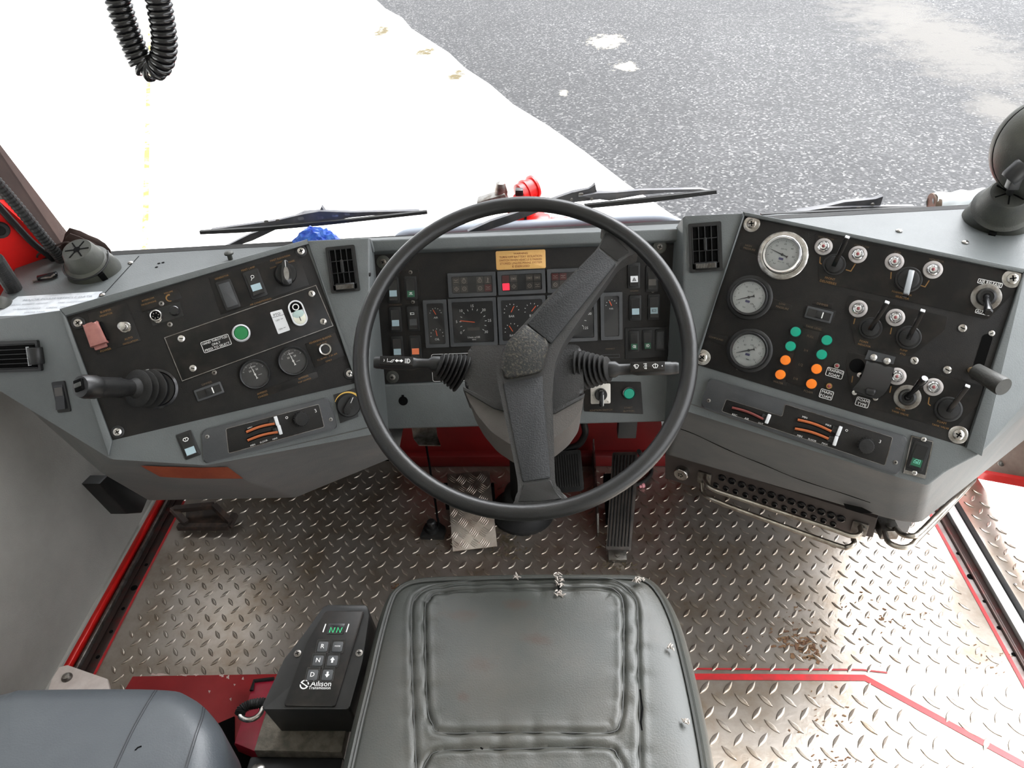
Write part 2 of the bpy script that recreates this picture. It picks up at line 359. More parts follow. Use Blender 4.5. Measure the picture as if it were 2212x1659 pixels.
# ================================================================ cab shell
XW = -1.05
trd = MB()
def bump_at(mb, x, y, ang, L=.034, W=.0105, H=.0022, z=0):
    c, s = math.cos(ang), math.sin(ang); vs = [(x, y, z+H)]; fs = []; n = 6
    mid = []; out = []
    for i in range(n+1):
        t = -1+2*i/n; w = W/2*(1-t*t); out.append((t*L/2, w))
    ringp = out+[(t, -w) for t, w in reversed(out[1:-1])]
    k = len(ringp); vs = []
    for f, h in ((1, -.0002), (.8, H*.75), (.45, H)):
        for a, b in ringp: a *= (.86+.14*f) if f < 1 else 1; b *= f; vs.append((x+a*c-b*s, y+a*s+b*c, z+h))
    for q in range(2):
        for i in range(k): j = (i+1) % k; fs.append((q*k+i, q*k+j, (q+1)*k+j, (q+1)*k+i))
    fs.append(tuple(range(2*k, 3*k))); mb.raw(vs, fs)
def treadplate(mb, x0, x1, y0, y1, pit=(.040, .044), ok=lambda x, y: True, z=0, sx=0, sy=0, ang=50, L=.027, W=.0088):
    ny = int((y1-y0)/pit[1])+1; nx_ = int((x1-x0)/pit[0])+1
    for j in range(ny):
        for i in range(nx_):
            for h, a in ((0, ang), (.5, 180-ang)):
                x = x0+sx+(i+h+.25)*pit[0]; y = y0+sy+(j+h+.3)*pit[1]
                if x0+.012 < x < x1-.012 and y0+.012 < y < y1-.012 and ok(x, y): bump_at(mb, x, y, math.radians(a), L, W, z=z)
SEAMY = .872
m = MB(); m.raw([(-.985, SEAMY-.27, 0), (.97, SEAMY-.27, 0), (.97, 1.56, 0), (-.985, 1.56, 0)], [(0, 1, 2, 3)])
def ok_main(x, y): return not (-.30 < x < -.11 and 1.19 < y) and not (-.14 < x < .14 and y > 1.26)
treadplate(m, -.98, .96, .52, 1.5, ok=lambda x, y: (y > SEAMY+.012 or x < .2) and y < 1.5)
treadplate(m, .2, .96, .10, SEAMY-.015, sx=.014, sy=.02, pit=(.047, .054), L=.037, W=.0115, ok=lambda x, y: not (y < .84-.0 and x > .64 and (x-.64) > 0 and y > SEAMY-.02-(x-.64)*.9 and y < SEAMY+.0-(x-.64)*.9+.03))
m.raw([(.05, -.7, 0), (.965, -.7, 0), (.965, SEAMY-.27, 0), (.05, SEAMY-.27, 0)], [(0, 1, 2, 3)])
m.raw([(-1.2, -.7, -.02), (.05, -.7, -.02), (.05, SEAMY-.27, -.02), (-1.2, SEAMY-.27, -.02)], [(0, 1, 2, 3)])
floor = struct('floor', m, 'tread')
rl = mat('red_seam_paint', (190, 30, 36), .45, c2=(150, 40, 40), vs=30)
m = MB(); a, b, c = atZ(1500, 1462, .001), atZ(1868, 1464, .001), atZ(2212, 1652, .001)
m.line([(a.x-.05, a.y), (b.x, b.y), (b.x+(c.x-b.x)*1.4, b.y+(c.y-b.y)*1.4)], .014, .0012); obj('seam_sealant', m, rl, floor)
m = MB(); m.line([(a.x-.05, a.y+.018), (b.x, b.y+.018), (b.x+.05, b.y+.012)], .004, .0014); obj('seam_gap', m, 'redfloor', floor)
m = MB(); m.line([(.967, 1.36), (.967, .5)], .008, .0012); m.line([(-.987, 1.36), (-.987, .82)], .006, .0012); obj('edge_sealant', m, rl, floor)
# rust and dirt marks on the floor plate
dirt = mat('rust_dirt', (92, 62, 44), .85, c2=(120, 92, 60), vs=60)
specks('rust_specks', [((1690, 1382), 22, 9, 26, 6), ((1740, 1395), 16, 12, 40, 8), ((1755, 1420), 10, 6, 18, 6), ((1700, 1350), 60, 26, 40, 3), ((1925, 1335), 40, 14, 22, 4), ((1840, 1340), 60, 40, 30, 3), ((1780, 1540), 40, 40, 26, 4), ((1810, 1640), 50, 12, 22, 5), ((1320, 1165), 10, 8, 14, 7), ((860, 1272), 10, 8, 20, 5), ((2130, 1430), 40, 16, 30, 3)], dirt, floor, .0012, 9)
sand = mat('dried_mud', (104, 90, 68), .9, c2=(84, 76, 66), vs=50)
specks('mud_specks', [((1088, 1165), 14, 10, 40, 6), ((1100, 1190), 24, 8, 40, 5), ((1330, 1222), 30, 6, 40, 4), ((1075, 1125), 10, 8, 20, 5), ((1230, 1240), 30, 6, 24, 4), ((960, 1180), 60, 14, 30, 3)], sand, floor, .0011, 9)
# bulkhead behind the pedals
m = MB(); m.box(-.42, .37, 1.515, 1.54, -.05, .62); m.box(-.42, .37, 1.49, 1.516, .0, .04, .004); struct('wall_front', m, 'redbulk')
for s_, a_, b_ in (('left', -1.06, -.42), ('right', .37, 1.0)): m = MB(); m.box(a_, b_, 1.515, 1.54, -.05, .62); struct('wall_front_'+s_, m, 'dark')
# left wall: door with grey lining, red frame edge below
m = MB(); m.box(XW-.05, XW, -.7, 1.56, .024, .74, .01)
door1 = struct('door_1', m, 'lining')
m = MB(); pts = [V((XW+.001, y, .42+.14*math.sin((y-.45)*4.2))) for y in [i*.03+.35 for i in range(22)]]; m.tube(pts, .0016, 6); obj('pressed_line', m, G['lining'], door1)
m = MB(); m.box(XW-.03, XW+.006, -.7, 1.56, .030, .038, .001); obj('lining_edge', m, 'lining', door1)
for p in ((178, 1345),):
    q = atX(*p, XW+.001); m = MB(); m.lathe([(.010, 0), (.009, .003), (.006, .003), (.004, .001), (0, .001)], 16); obj('fixing', m, 'dullsteel', door1, aim(q, q+V((1, 0, 0))))
for p in ((408, 735), (480, 770), (560, 845)):
    q = atX(p[0]*.3617, 900+p[1]*.3617, XW+.0005); m = MB(); m.lathe([(.003, 0), (.002, .001), (0, .001)], 8); obj('screw_hole', m, 'dark', door1, aim(q, q+V((1, 0, 0))))
m = MB(); m.box(-1.062, -1.040, -.7, 1.56, -.02, .020, .003); struct('trim_1', m, 'red')
m = MB(); m.box(-1.040, -1.030, -.7, 1.56, -.03, .004); m.box(-1.012, -.989, -.7, 1.56, -.03, .0, .002); struct('trim_2', m, 'sill')
m = MB(); m.box(-1.031, -1.024, -.7, 1.56, -.03, .014, .001); struct('trim_3', m, 'dullsteel')
m = MB(); m.box(-1.024, -1.012, -.7, 1.56, -.03, .002); t4 = struct('trim_4', m, 'sill')
for py in (1220, 1270, 1315, 1365, 1420):
    x = -1.0; r = .008 if py == 1270 else .0045
    y = atZ(280, py, 0).y; m = MB(); m.lathe([(r, .0005), (r*.9, .001), (0, .001)], 14); obj('bolt_hole', m, 'dark', t4, T(x, y, 0))
# red wall above the shelf, left of the pillar
w_ = [atY(x, y, Y) for x, y, Y in ((-60, 400, 1.15), (0, 436, 1.19), (138, 558, 1.27), (130, 640, 1.27), (-60, 760, 1.14))]; bk_ = V((-.02, .03, 0))
m = MB(); m.raw(w_+[p_+bk_ for p_ in w_], [(0, 1, 2, 3, 4), (9, 8, 7, 6, 5)]+[(i, (i+1) % 5, (i+1) % 5+5, i+5) for i in range(5)])
wl = struct('wall_left', m, 'red')
q = atY(0, 497, 1.183); m = MB(); m.lathe([(.016, .0), (.014, .004), (.009, .004), (.008, 0), (0, 0)], 16); obj('grommet', m, 'rubber', wl, aim(q, q+V((.6, -.8, 0))))
# pillar at the windscreen's left end
p0, p1 = atZ(146, 566, .79), atX(-6, 372, -.972); d = p1-p0; p1 = p0+d*5.5; p0 = p0-d*.2
m = MB(); w = V((-.042, .0, 0)); dp = V((0, .05, 0)); w2 = w*1.0
m.raw([p0, p0+w, p0+w+dp, p0+dp, p1, p1+w2, p1+w2+dp, p1+dp], [(0, 1, 2, 3), (4, 5, 6, 7), (0, 1, 5, 4), (1, 2, 6, 5), (2, 3, 7, 6), (3, 0, 4, 7)])
pil = struct('trim_5', m, 'brown')
q = atY(4, 421, 1.19); m = MB(); m.box(-.012, .012, -.008, .008, 0, .006, .002); m.lathe([(.004, .006), (.003, .009), (0, .009)], 10); obj('clip', m, 'dullsteel', pil, aim(q, CAM))
# roof, rear wall, windscreen, right-hand pillars (all round the camera)
m = MB(); m.box(-1.3, 1.15, -.75, 1.45, 2.0, 2.03); roof = struct('ceiling', m, 'ceiling')
m = MB(); m.box(-1.3, 1.05, -.80, -.75, -.1, 2.0); struct('wall_rear', m, 'lining')
wsL, wsR = atZ(45, 556, .80), atZ(2110, 444, .80); wd = (wsR-wsL); a = wsL-wd*.02; b = wsR+wd*.08
up = V((0, .09, 1.2)); th = V((0, .006, 0))
m = MB(); m.raw([a, b, b+up, a+up, a+th, b+th, b+up+th, a+up+th], [(0, 1, 2, 3), (7, 6, 5, 4), (0, 1, 5, 4), (1, 2, 6, 5), (2, 3, 7, 6), (3, 0, 4, 7)])
win = struct('window_1', m, 'pane')
m = MB(); P = [a, b]; q0 = V((0, -.012, -.004)); q1 = V((0, .004, .001))
m.raw([a+q0, b+q0, b+q0+V((0, 0, .0045)), a+q0+V((0, 0, .0045)), a+q1+V((0, .01, -.02)), b+q1+V((0, .01, -.02)), b+q1, a+q1], [(0, 1, 2, 3), (4, 5, 6, 7), (3, 2, 6, 7), (0, 1, 5, 4)])
obj('rubber_seal', m, 'rubber', win)
PG0 = Pl(a+up, b+up, a)           # the glass plane
# right side: sill, step plate, opened door
m = MB(); m.box(.972, .990, -.7, 1.42, -.03, -.002); struct('trim_6', m, mat('worn_grey_sill_paint', (150, 142, 138), .45, c2=(120, 98, 92), vs=18))
m = MB(); m.box(.990, 1.016, -.7, 1.42, -.05, -.012, .002); m.box(.984, .992, -.7, 1.42, -.03, .006, .002); t7 = struct('trim_7', m, 'sill')
for py, r in ((1195, .004), (1245, .008), (1298, .004), (1355, .005), (1412, .005)):
    y = atZ(2100, py, 0).y; m = MB(); m.lathe([(r, 0), (0, .0005)], 14); obj('bolt_hole', m, 'dark', t7, T(.982, y, -.0015))
m = MB(); m.box(1.016, 1.040, -.7, 1.42, -.05, .0, .002); struct('trim_8', m, mat('white_sill_strip', (205, 204, 202), .35))
m = MB(); m.box(1.040, 1.055, -.7, 1.42, -.05, .004, .004); struct('trim_9', m, 'rubber')
m = MB(); m.box(1.055, 1.152, .6, 1.46, -.06, -.012, .002); treadplate(m, 1.055, 1.152, .62, 1.45, z=-.012); st = tag(obj('step_plate', m, 'tread'), 'narrow steel tread plate step outside the right-hand door sill', 'step')
q = atZ(2193, 1262, -.01); m = MB(); m.lathe([(.004, 0), (.0035, .002), (0, .0025)], 10); obj('rivet', m, 'steel', st, T(q.x, q.y, -.012))
dq0, dq1 = atY(2100, 1012, 1.50), atY(2230, 1034, 1.36)
m = MB(); h = V((0, 0, .8)); tk = V((.02, .05, 0)); e = (dq1-dq0); dq1 = dq0+e*3
m.raw([dq0, dq1, dq1+h, dq0+h, dq0+tk, dq1+tk, dq1+h+tk, dq0+h+tk], [(0, 1, 2, 3), (7, 6, 5, 4), (0, 1, 5, 4), (1, 2, 6, 5), (2, 3, 7, 6), (3, 0, 4, 7)])
door2 = struct('door_2', m, 'doorbrown')
m = MB(); dz = V((0, 0, .022)); f = V((-.004, -.012, 0))
m.raw([dq0-dz+f, dq1-dz+f, dq1+dz*.1+f, dq0+dz*.1+f, dq0-dz+tk, dq1-dz+tk, dq1+dz*.1+tk, dq0+dz*.1+tk], [(0, 1, 2, 3), (7, 6, 5, 4), (0, 1, 5, 4), (1, 2, 6, 5), (2, 3, 7, 6), (3, 0, 4, 7)]); obj('door_edge', m, 'red', door2)
q = dq0.lerp(dq1, .14)+V((0, -.002, .035)); m = MB(); m.lathe([(.008, 0), (.007, .003), (.004, .003), (0, .001)], 14); obj('fixing', m, 'dullsteel', door2, aim(q, CAM))
m = MB(); m.box(-1.25, 1.25, 1.62, 2.02, .15, .39, .03); struct('bumper', m, 'red')
# ================================================================ consoles
def slabmesh(mb, top, d=.01): pass
def poly(mb, faces, bev=.005, seg=3):
    t = bmesh.new(); idx = {}
    def vv(p):
        k = (round(p.x, 5), round(p.y, 5), round(p.z, 5))
        if k not in idx: idx[k] = t.verts.new(p)
        return idx[k]
    for f in faces:
        try: t.faces.new([vv(V(p)) for p in f])
        except ValueError: pass
    bmesh.ops.recalc_face_normals(t, faces=t.faces)
    if bev: bmesh.ops.bevel(t, geom=[e for e in t.edges if len(e.link_faces) == 2 and e.calc_face_angle(0) > .15], offset=bev, segments=seg, profile=.5, affect='EDGES', clamp_overlap=True)
    return mb._merge(t)
# ---- left-hand console
a, b, e3, e2, e1 = PL.at(130, 668), PL.at(663, 518), PL.at(800, 922), PL.at(445, 1005), PL.at(240, 992)
f1 = atY(798, 512, 1.225); PV = Pl(b, f1, e3)
g1, g2 = PC.at(806, 520), PC.at(840, 928)
PFL = Pl(atZ(-40, 695, .80), a, e1+(atZ(-40, 695, .8)-a))
L1, L2 = PFL.at(-30, 693), PFL.at(-30, 826)
dn = lambda p, y=.018: V((p.x, p.y+y, .80))
k0, k1, k1b, k2, k3 = L2+V((.0, .03, -.03)), atY(217, 1023, .895), atY(320, 1083, .92), atY(640, 1077, .985), atY(862, 985, 1.085)
s0, s1, s2, s3 = atZ(0, 640, .80), atZ(45, 560, .80), atZ(645, 527, .80), atZ(803, 516, .80)
bk = lambda p: V((p.x, 1.50, min(p.z+.05, .62)))
m = MB()
poly(m, [[a, e1, e2, e3, b], [b, e3, f1], [f1, e3, g2, g1], [a, b, dn(b), dn(a)], [b, f1, dn(f1), dn(b)], [f1, g1, dn(g1, .001), dn(f1)],
         [L1, dn(a), dn(b), dn(f1), s3, s1, s0], [L1, L2, e1, a], [L1, a, dn(a)]], .004)
left = thing('side_console', 'grey moulded dash console on the left with joystick and ammeters', 'dashboard', PL.M())
LI = left.matrix_world.inverted(); m.b.transform(LI); obj('moulding', m, 'grey', left)
m = MB(); poly(m, [[e1, L2, k0, k1], [e1, k1, k1b, e2], [e2, k1b, k2], [e2, k2, k3, e3], [e3, k3, g2+V((0, .02, -.03)), g2], [k0, k1, bk(k1), bk(k0)], [k1, k1b, bk(k1b), bk(k1)], [k1b, k2, bk(k2), bk(k1b)], [k2, k3, bk(k3), bk(k2)], [L1, L2, k0, bk(k0), s0]], .006)
m.b.transform(LI); obj('fascia', m, 'fascia', left)
def strip(pl, pts, w, h, z0=-.003):
    """raised rim of width w along the outside of a polyline given in plane coordinates"""
    return pts
def onpl(pl, par, name, pts, z0, z1, mt, bev=0, r=0, label=None):
    p = pl.quad(pts)
    if r: p = rnd(ccw(p), r)
    mb = MB(); mb.prism(p, z0, z1, bev); return obj(name, mb, mt, par, label=label)
for pts in ([(130, 668), (663, 518), (667, 528), (143, 683)], [(130, 668), (143, 683), (244, 953), (236, 985)], [(663, 518), (667, 528), (776, 827), (790, 890)]):
    onpl(PL, left, 'rim', pts, -.004, .0065, 'grey', .002)
lpan = onpl(PL, left, 'panel', [(144, 684), (661, 529), (772, 826), (243, 951)], -.003, .0008, 'panel', .0005)
# orange tape on the fascia
tp = Pl(e2, e2+(e3-e2), k1b)
TPL = Pl(e1, e2, k1b)
m = MB(); q = [atY(303, 1005, .862), atY(492, 1008, .925), atY(526, 1033, .965), atY(346, 1030, .892)]
# ---- right-hand console
ra, rb, re3, re1 = PR.at(2216, 582), PR.at(1606, 458), PR.at(1478, 866), PR.at(2005, 1049)
re1a, re1b, re1c = PR.at(1950, 1034), PR.at(2040, 1022), PR.at(2114, 984)
rf1, rf2 = atY(1476, 464, 1.272), PR.at(1470, 868); PVR = Pl(rf1, rb, re3)
rg1, rg2 = PC.at(1457, 494), PC.at(1434, 912)
qf = atY(2212, 890, 1.0); PGR = Pl(ra, qf+(ra-re1), re1)
R1, R2 = V((.965, 1.10, .80)), PGR.at(2262, 850)
h3, h2, h1, h0 = atY(1440, 986, 1.10), atY(1985, 1136, .9), atY(2110, 1036, .99), atY(2240, 932, 1.09)
h2a = atY(1930, 1128, .905)
z3, z2, z1 = atZ(1470, 480, .80), atZ(1680, 463, .80), atZ(2110, 448, .80); z0 = V((.965, 1.395, .80))
m = MB()
poly(m, [[ra, rb, re3, re1a, re1, re1b, re1c], [rb, rf1, re3], [rf1, rg1, rg2, re3], [rb, ra, dn(ra), dn(rb)], [rf1, rb, dn(rb), dn(rf1)], [rf1, dn(rf1), dn(rg1, .001), rg1],
         [R1, dn(ra), dn(rb), dn(rf1), z3, z2, z1, z0], [ra, re1c, R1], [re1c, R2, R1], [re1c, re1b, R2], [re1b, re1, R2], [R1, ra, dn(ra)]], .004)
right = thing('side_console', 'grey moulded dash console on the right with white pressure gauges', 'dashboard', PR.M())
RI = right.matrix_world.inverted(); m.b.transform(RI); obj('moulding', m, 'grey', right)
m = MB(); poly(m, [[re3, re1a, h2a, h3], [re1a, re1, h2, h2a], [re1, R2, h0, h1, h2], [re3, h3, rg2+V((0, .02, -.03)), rg2], [h3, h2a, bk(h2a), bk(h3)], [h2a, h2, bk(h2), bk(h2a)], [h2, h1, bk(h1), bk(h2)], [h1, h0, bk(h0), bk(h1)]], .010, 4)
m.b.transform(RI); obj('fascia', m, 'fascia', right)
for pts in ([(1606, 458), (2216, 582), (2208, 591), (1609, 467)], [(2216, 582), (2120, 985), (2086, 967), (2208, 591)], [(1606, 458), (1609, 467), (1500, 788), (1484, 855)]):
    onpl(PR, right, 'rim', pts, -.004, .0065, 'grey', .002)
rpan = onpl(PR, right, 'panel', [(1609, 467), (2208, 589), (2084, 965), (1501, 786)], -.003, .0008, 'panel', .0005)
for u0, u1, v0, v1 in ((1480, 932, 1760, 1012), (1560, 962, 1705, 1003)):
    pass
# ---- centre console between them
tl = [atZ(803, 514, .80)+V((0, 0, .0)), PC.at(806, 519, .016), PC.at(808, 544, .016), PC.at(809, 549, -.004), PC.at(843, 829, -.004), PC.at(843, 832, .004), PC.at(838, 928, .004)]
tr = [atZ(1470, 482, .80), PC.at(1458, 493, .016), PC.at(1457, 519, .016), PC.at(1456, 524, -.004), PC.at(1440, 803, -.004), PC.at(1440, 806, .004), PC.at(1432, 911, .004)]
tl = [p_-V((.022, 0, 0)) for p_ in tl]; tr = [p_+V((.022, 0, 0)) for p_ in tr]
for t_ in (tl, tr): t_.append(t_[-1]+V((0, .03, -.012))); t_.append(V((t_[-1].x, 1.50, .47)))
m = MB(); poly(m, [[tl[i], tl[i+1], tr[i+1], tr[i]] for i in range(len(tl)-1)], .004)
cen = thing('instrument_console', 'central grey dash section with black instrument panel behind the steering wheel', 'dashboard', PC.M())
CI = cen.matrix_world.inverted(); m.b.transform(CI); obj('moulding', m, 'grey', cen)
cpan = onpl(PC, cen, 'panel', [(798, 551), (1467, 526), (1452, 802), (832, 828)], -.006, .0008, 'panel')
# ================================================================ steering wheel and column
WC = atY(1131, 751, .885); EL = math.radians(56); WN = V((0, -math.cos(EL), math.sin(EL)))
PW = Pl(WC, WC+V((1, 0, 0)), WC-WN.cross(V((1, 0, 0))))
sw = thing('steering_wheel', 'large black steering wheel with two broad spokes and a speckled hub pad', 'steering wheel', PW.M())
RR, rt = .2395, .0118
m = MB(); m.tube([(RR*math.cos(2*PI*i/96), RR*math.sin(2*PI*i/96), 0) for i in range(96)], rt, 16, closed=True); obj('rim', m, 'wheel', sw)
body = [(1133, 698), (1180, 647), (1240, 588), (1291, 536), (1301, 516), (1304, 500), (1297, 488), (1330, 492), (1385, 545), (1360, 551), (1337, 568), (1280, 650), (1215, 745), (1197, 790), (1193, 850), (1196, 940), (1199, 1040), (1206, 1058), (1232, 1078), (1215, 1100), (1170, 1103), (1120, 1101), (1104, 1092), (1118, 1073), (1119, 1045), (1108, 985), (1090, 897), (1076, 830), (1071, 800), (1076, 775), (1096, 741)]
m = MB(); m.prism(rnd(ccw(PW.quad(body)), .008, 3), -.030, .000, .004); sp = obj('spoke_frame', m, 'shroud', sw)
def onw(name, pts, z0, z1, mt, bev=.0015, r=.003):
    mb = MB(); mb.prism(rnd(ccw(PW.quad(pts)), r, 3), z0, z1, bev); return obj(name, mb, mt, sp)
onw('spoke_pad', [(1138, 700), (1180, 657), (1293, 537), (1331, 570), (1190, 744)], -.01, .003, 'spoke')
onw('spoke_pad', [(1294, 535), (1304, 518), (1307, 502), (1320, 504), (1360, 545), (1352, 549), (1334, 566)], -.01, .001, 'wheel')
onw('spoke_pad', [(1086, 828), (1172, 812), (1174, 850), (1189, 1033), (1129, 1042), (1112, 950)], -.01, .002, 'spoke')
onw('spoke_pad', [(1130, 1046), (1190, 1037), (1197, 1060), (1215, 1078), (1170, 1083), (1118, 1084), (1128, 1068)], -.01, .0018, 'wheel')
onw('hub_pad', [(1133, 700), (1187, 743), (1170, 806), (1090, 822), (1082, 790), (1095, 744)], -.005, .008, 'hub', .004, .008)
# column: shroud, boot and shaft
col = thing('steering_column', 'grey plastic steering column shroud between wheel and dash', 'steering column', PW.M())
P7 = PW.off(-.065)
m = MB(); m.prism(rnd(ccw(P7.quad([(1012, 752), (1022, 746), (1245, 744), (1257, 752), (1262, 850), (1200, 884), (1100, 888), (1066, 872), (1002, 834)])), .008), -.16, -.065, .006, seg=3); obj('upper_shroud', m, 'shroud', col)
q = P7.quad([(1002, 836), (1066, 874), (1130, 892), (1200, 886), (1262, 852), (1256, 885), (1232, 918), (1200, 944), (1150, 972), (1103, 960), (1062, 933), (1030, 895), (1010, 860)])
m = MB(); m.prism(rnd(ccw(q), .008), -.20, -.068, .012, seg=4); obj('lower_shroud', m, 'shroudlow', col)
q = P7.quad([(1000, 835), (1066, 872), (1130, 889), (1200, 884), (1263, 850), (1262, 858), (1200, 893), (1130, 900), (1066, 882), (1001, 843)])
m = MB(); m.prism(q, -.16, -.0632, .001); obj('shroud_joint', m, 'shroud', col)
hq = P7.loc(1140, 790)
m = MB(); m.lathe([(.034, -.10), (.034, -.02), (.03, -.012)], 24, T(0, -.008, 0)); obj('hub_collar', m, 'black', col)
fl = atZ(1130, 1106, 0); m = MB(); m.tube([V((0, -.02, -.16)), PW.M().inverted() @ V((fl.x, fl.y+.02, .02))], .032, 18); obj('shaft', m, 'dark', col)
m = MB(); X = PW.M().inverted() @ T(fl.x, fl.y, 0); m.lathe([(.082, .001), (.082, .010), (.070, .016), (.062, .03), (.052, .05), (.045, .08), (.03, .1)], 32, X); obj('floor_boot', m, 'rubber', col)
def stalk(base, b0, tip, label, sym, droop, h=-.085, cap=None):
    """bellows at the shroud, stem, printed grip"""
    B = PW.l3(*base, -.10); A = PW.l3(*b0, h+.0); Tt = PW.l3(*tip, h+.012)
    t = thing('column_stalk', label, 'control stalk', PW.M())
    ax = (A-B); n = 7; prof = []
    for i in range(n):
        f = i/n; r = .038*(1-f)+.021*f; z = ax.length*f; g = ax.length/n
        prof += [(r*.78, z), (r, z+g*.35), (r, z+g*.55), (r*.78, z+g*.95)]
    prof.append((.009, ax.length*1.0))
    X = aim(B, A, (0, 0, 1))
    mb = MB(); mb.lathe(prof, 24, X @ Matrix.Diagonal((1.25, .8, 1, 1))); obj('bellows', mb, 'rubber', t)
    L = (Tt-A).length; Y = aim(A, Tt, (0, 0, 1)); g0 = L*.32
    mb = MB(); mb.lathe([(.013, -.004), (.013, .008), (.0085, .014), (.0085, g0), (.0095, g0+.004), (.0105, g0+.008), (.0105, L-.012), (.0098, L-.011), (.0098, L-.004), (.0085, L)], 18, Y); st_ = obj('stem', mb, 'black', t)
    return t, A, Tt, g0, L, st_
t1, A, Tt, g0, L, st_ = stalk((1000, 808), (945, 787), (808, 783), 'black column stalk left of the hub marked with indicator and headlamp symbols', None, 0)
def stalkface(A, Tt, f0, f1, par, items, flip=1):
    d = (Tt-A).normalized(); n = V((0, 0, 1)); n = (n-n.dot(d)*d).normalized(); u = d*flip; v = n.cross(u)
    X = Matrix((u, v, n)).transposed().to_4x4(); X.translation = A+d*((f0+f1)/2)*(Tt-A).length+n*.0095
    w = (f1-f0)*(Tt-A).length
    mb = MB(); mb.prism(rr(w, .015, .001), -.004, .0016, .0006, X); f = obj('legend_face', mb, 'plate', par)
    mb = MB()
    for fn in items: fn(mb, w, X)
    obj('symbols', mb, 'white', f)
def sy_l(mb, w, X):
    z = .0021
    mb.line([(-w*.38, .002), (-w*.36, 0), (-w*.38, -.002)], .0006, z, X=X); mb.line([(-w*.25, -.002), (-w*.18, -.002), (-w*.12, .001), (-w*.06, .002), (-w*.12, -.0025), (-w*.18, -.0025)], .0007, z, X=X); mb.line([(-w*.27, .003), (-w*.27, -.003)], .0006, z, X=X)
    for s in (-1, 1): mb.raw([(w*.08+s*.0065, 0, z), (w*.08+s*.003, .0028, z), (w*.08+s*.003, .0012, z), (w*.08+s*.0005, .0012, z), (w*.08+s*.0005, -.0012, z), (w*.08+s*.003, -.0012, z), (w*.08+s*.003, -.0028, z)], [tuple(range(7))], X)
    mb.line([(w*.34, .0035), (w*.38, .003), (w*.41, 0), (w*.38, -.003), (w*.34, -.0035)], .0009, z, True, X=X)
    for k in range(4): mb.line([(w*.25, .003-k*.002), (w*.32, .003-k*.002)], .0008, z, X=X)
def sy_r(mb, w, X):
    z = .0021
    mb.line([(-w*.40, .0015), (-w*.36, .003), (-w*.30, .003), (-w*.26, .0015), (-w*.30, -.003), (-w*.34, -.0035)], .0008, z, True, X=X); mb.line([(-w*.38, .003), (-w*.32, -.002)], .0008, z, X=X)
    for k in range(4): mb.line([(-w*.12+.001*(k % 2), .004-k*.0026), (-w*.02, .004-k*.0026)], .0008, z, X=X)
    mb.line([(-w*.05, .005), (-w*.05, -.005)], .0006, z, X=X)
    mb.line([(w*.14, .001), (w*.18, .003), (w*.26, .003), (w*.30, .001), (w*.26, -.003), (w*.18, -.003)], .0008, z, True, X=X); mb.line([(w*.22, .0045), (w*.22, -.003)], .0007, z, X=X)
    mb.raw([(w*.40, 0, z), (w*.43, .0015, z), (w*.43, -.0015, z)], [(0, 1, 2)], X)
stalkface(A, Tt, .38, .90, st_, [sy_l], -1)
t2, A, Tt, g0, L, st_ = stalk((1252, 800), (1318, 798), (1466, 795), 'black column stalk right of the hub marked with wiper symbols', None, 0)
stalkface(A, Tt, .30, .80, st_, [sy_r], 1)
# ================================================================ seats
def polyoff(p, d):
    n = len(p); o = []
    for i in range(n):
        a, b, c = V(p[i-1]), V(p[i]), V(p[(i+1) % n]); e = ((b-a).normalized()+(c-b).normalized())
        if e.length < 1e-6: e = (c-b)
        e.normalize(); o.append(b+V((e.y, -e.x))*d)
    return o
def seg_d(p, a, b):
    ab = b-a; t = max(0, min(1, (p-a).dot(ab)/max(ab.dot(ab), 1e-12))); return (p-a-ab*t).length
class Line2:
    def __init__(s, px, z, closed=False, n=6):
        w = [atZ(*p, z) for p in px]; s.p = curve([V((q.x, q.y, 0)) for q in w], n, closed); s.closed = closed
        s.q = [V((a.x, a.y)) for a in s.p]
        if closed: s.q.append(s.q[0])
        s.cum = [0]
        for i in range(len(s.q)-1): s.cum.append(s.cum[-1]+(s.q[i+1]-s.q[i]).length)
    def d(s, p):
        best = (9, 0)
        for i in range(len(s.q)-1):
            k = seg_d(p, s.q[i], s.q[i+1])
            if k < best[0]: best = (k, s.cum[i])
        return best
SZ = .478
ds = thing('driver_seat', 'worn grey-green vinyl driver seat with torn stitching at its front edge', 'seat', T(-.03, .4, 0))
DI = ds.matrix_world.inverted()
seam = [(740, 1750), (759, 1659), (781, 1560), (805, 1460), (826, 1368), (846, 1298), (862, 1272), (890, 1257), (940, 1251), (1040, 1248), (1150, 1246), (1260, 1246), (1360, 1247), (1396, 1254), (1420, 1278), (1440, 1315), (1459, 1368), (1484, 1470), (1506, 1580), (1519, 1659), (1530, 1750)]
so = [atZ(*p, SZ) for p in seam]; lb = so[0]+(so[1]-so[0])*1.5; rb_ = so[-1]+(so[-1]-so[-2])*1.5
outl = [V((p.x, p.y)) for p in so]; yb = .16
outl = [V((outl[0].x-.012, yb))]+outl+[V((outl[-1].x+.012, yb))]
outc = [V((p.x, p.y)) for p in curve([V((p.x, p.y, 0)) for p in outl], 4)]
S1 = Line2([(905, 1750), (900, 1659), (893, 1500), (890, 1380), (891, 1313), (905, 1285), (938, 1268), (1010, 1258), (1100, 1254), (1200, 1252), (1300, 1252), (1338, 1262), (1366, 1288), (1377, 1320), (1378, 1420), (1381, 1540), (1382, 1659), (1386, 1750)], SZ)
S2 = Line2([(947, 1282), (1030, 1275), (1120, 1273), (1210, 1272), (1303, 1272), (1332, 1282), (1346, 1310), (1347, 1400), (1346, 1510), (1340, 1560), (1318, 1586), (1200, 1586), (1080, 1586), (955, 1587), (935, 1568), (924, 1530), (920, 1420), (919, 1320), (928, 1295)], SZ, True)
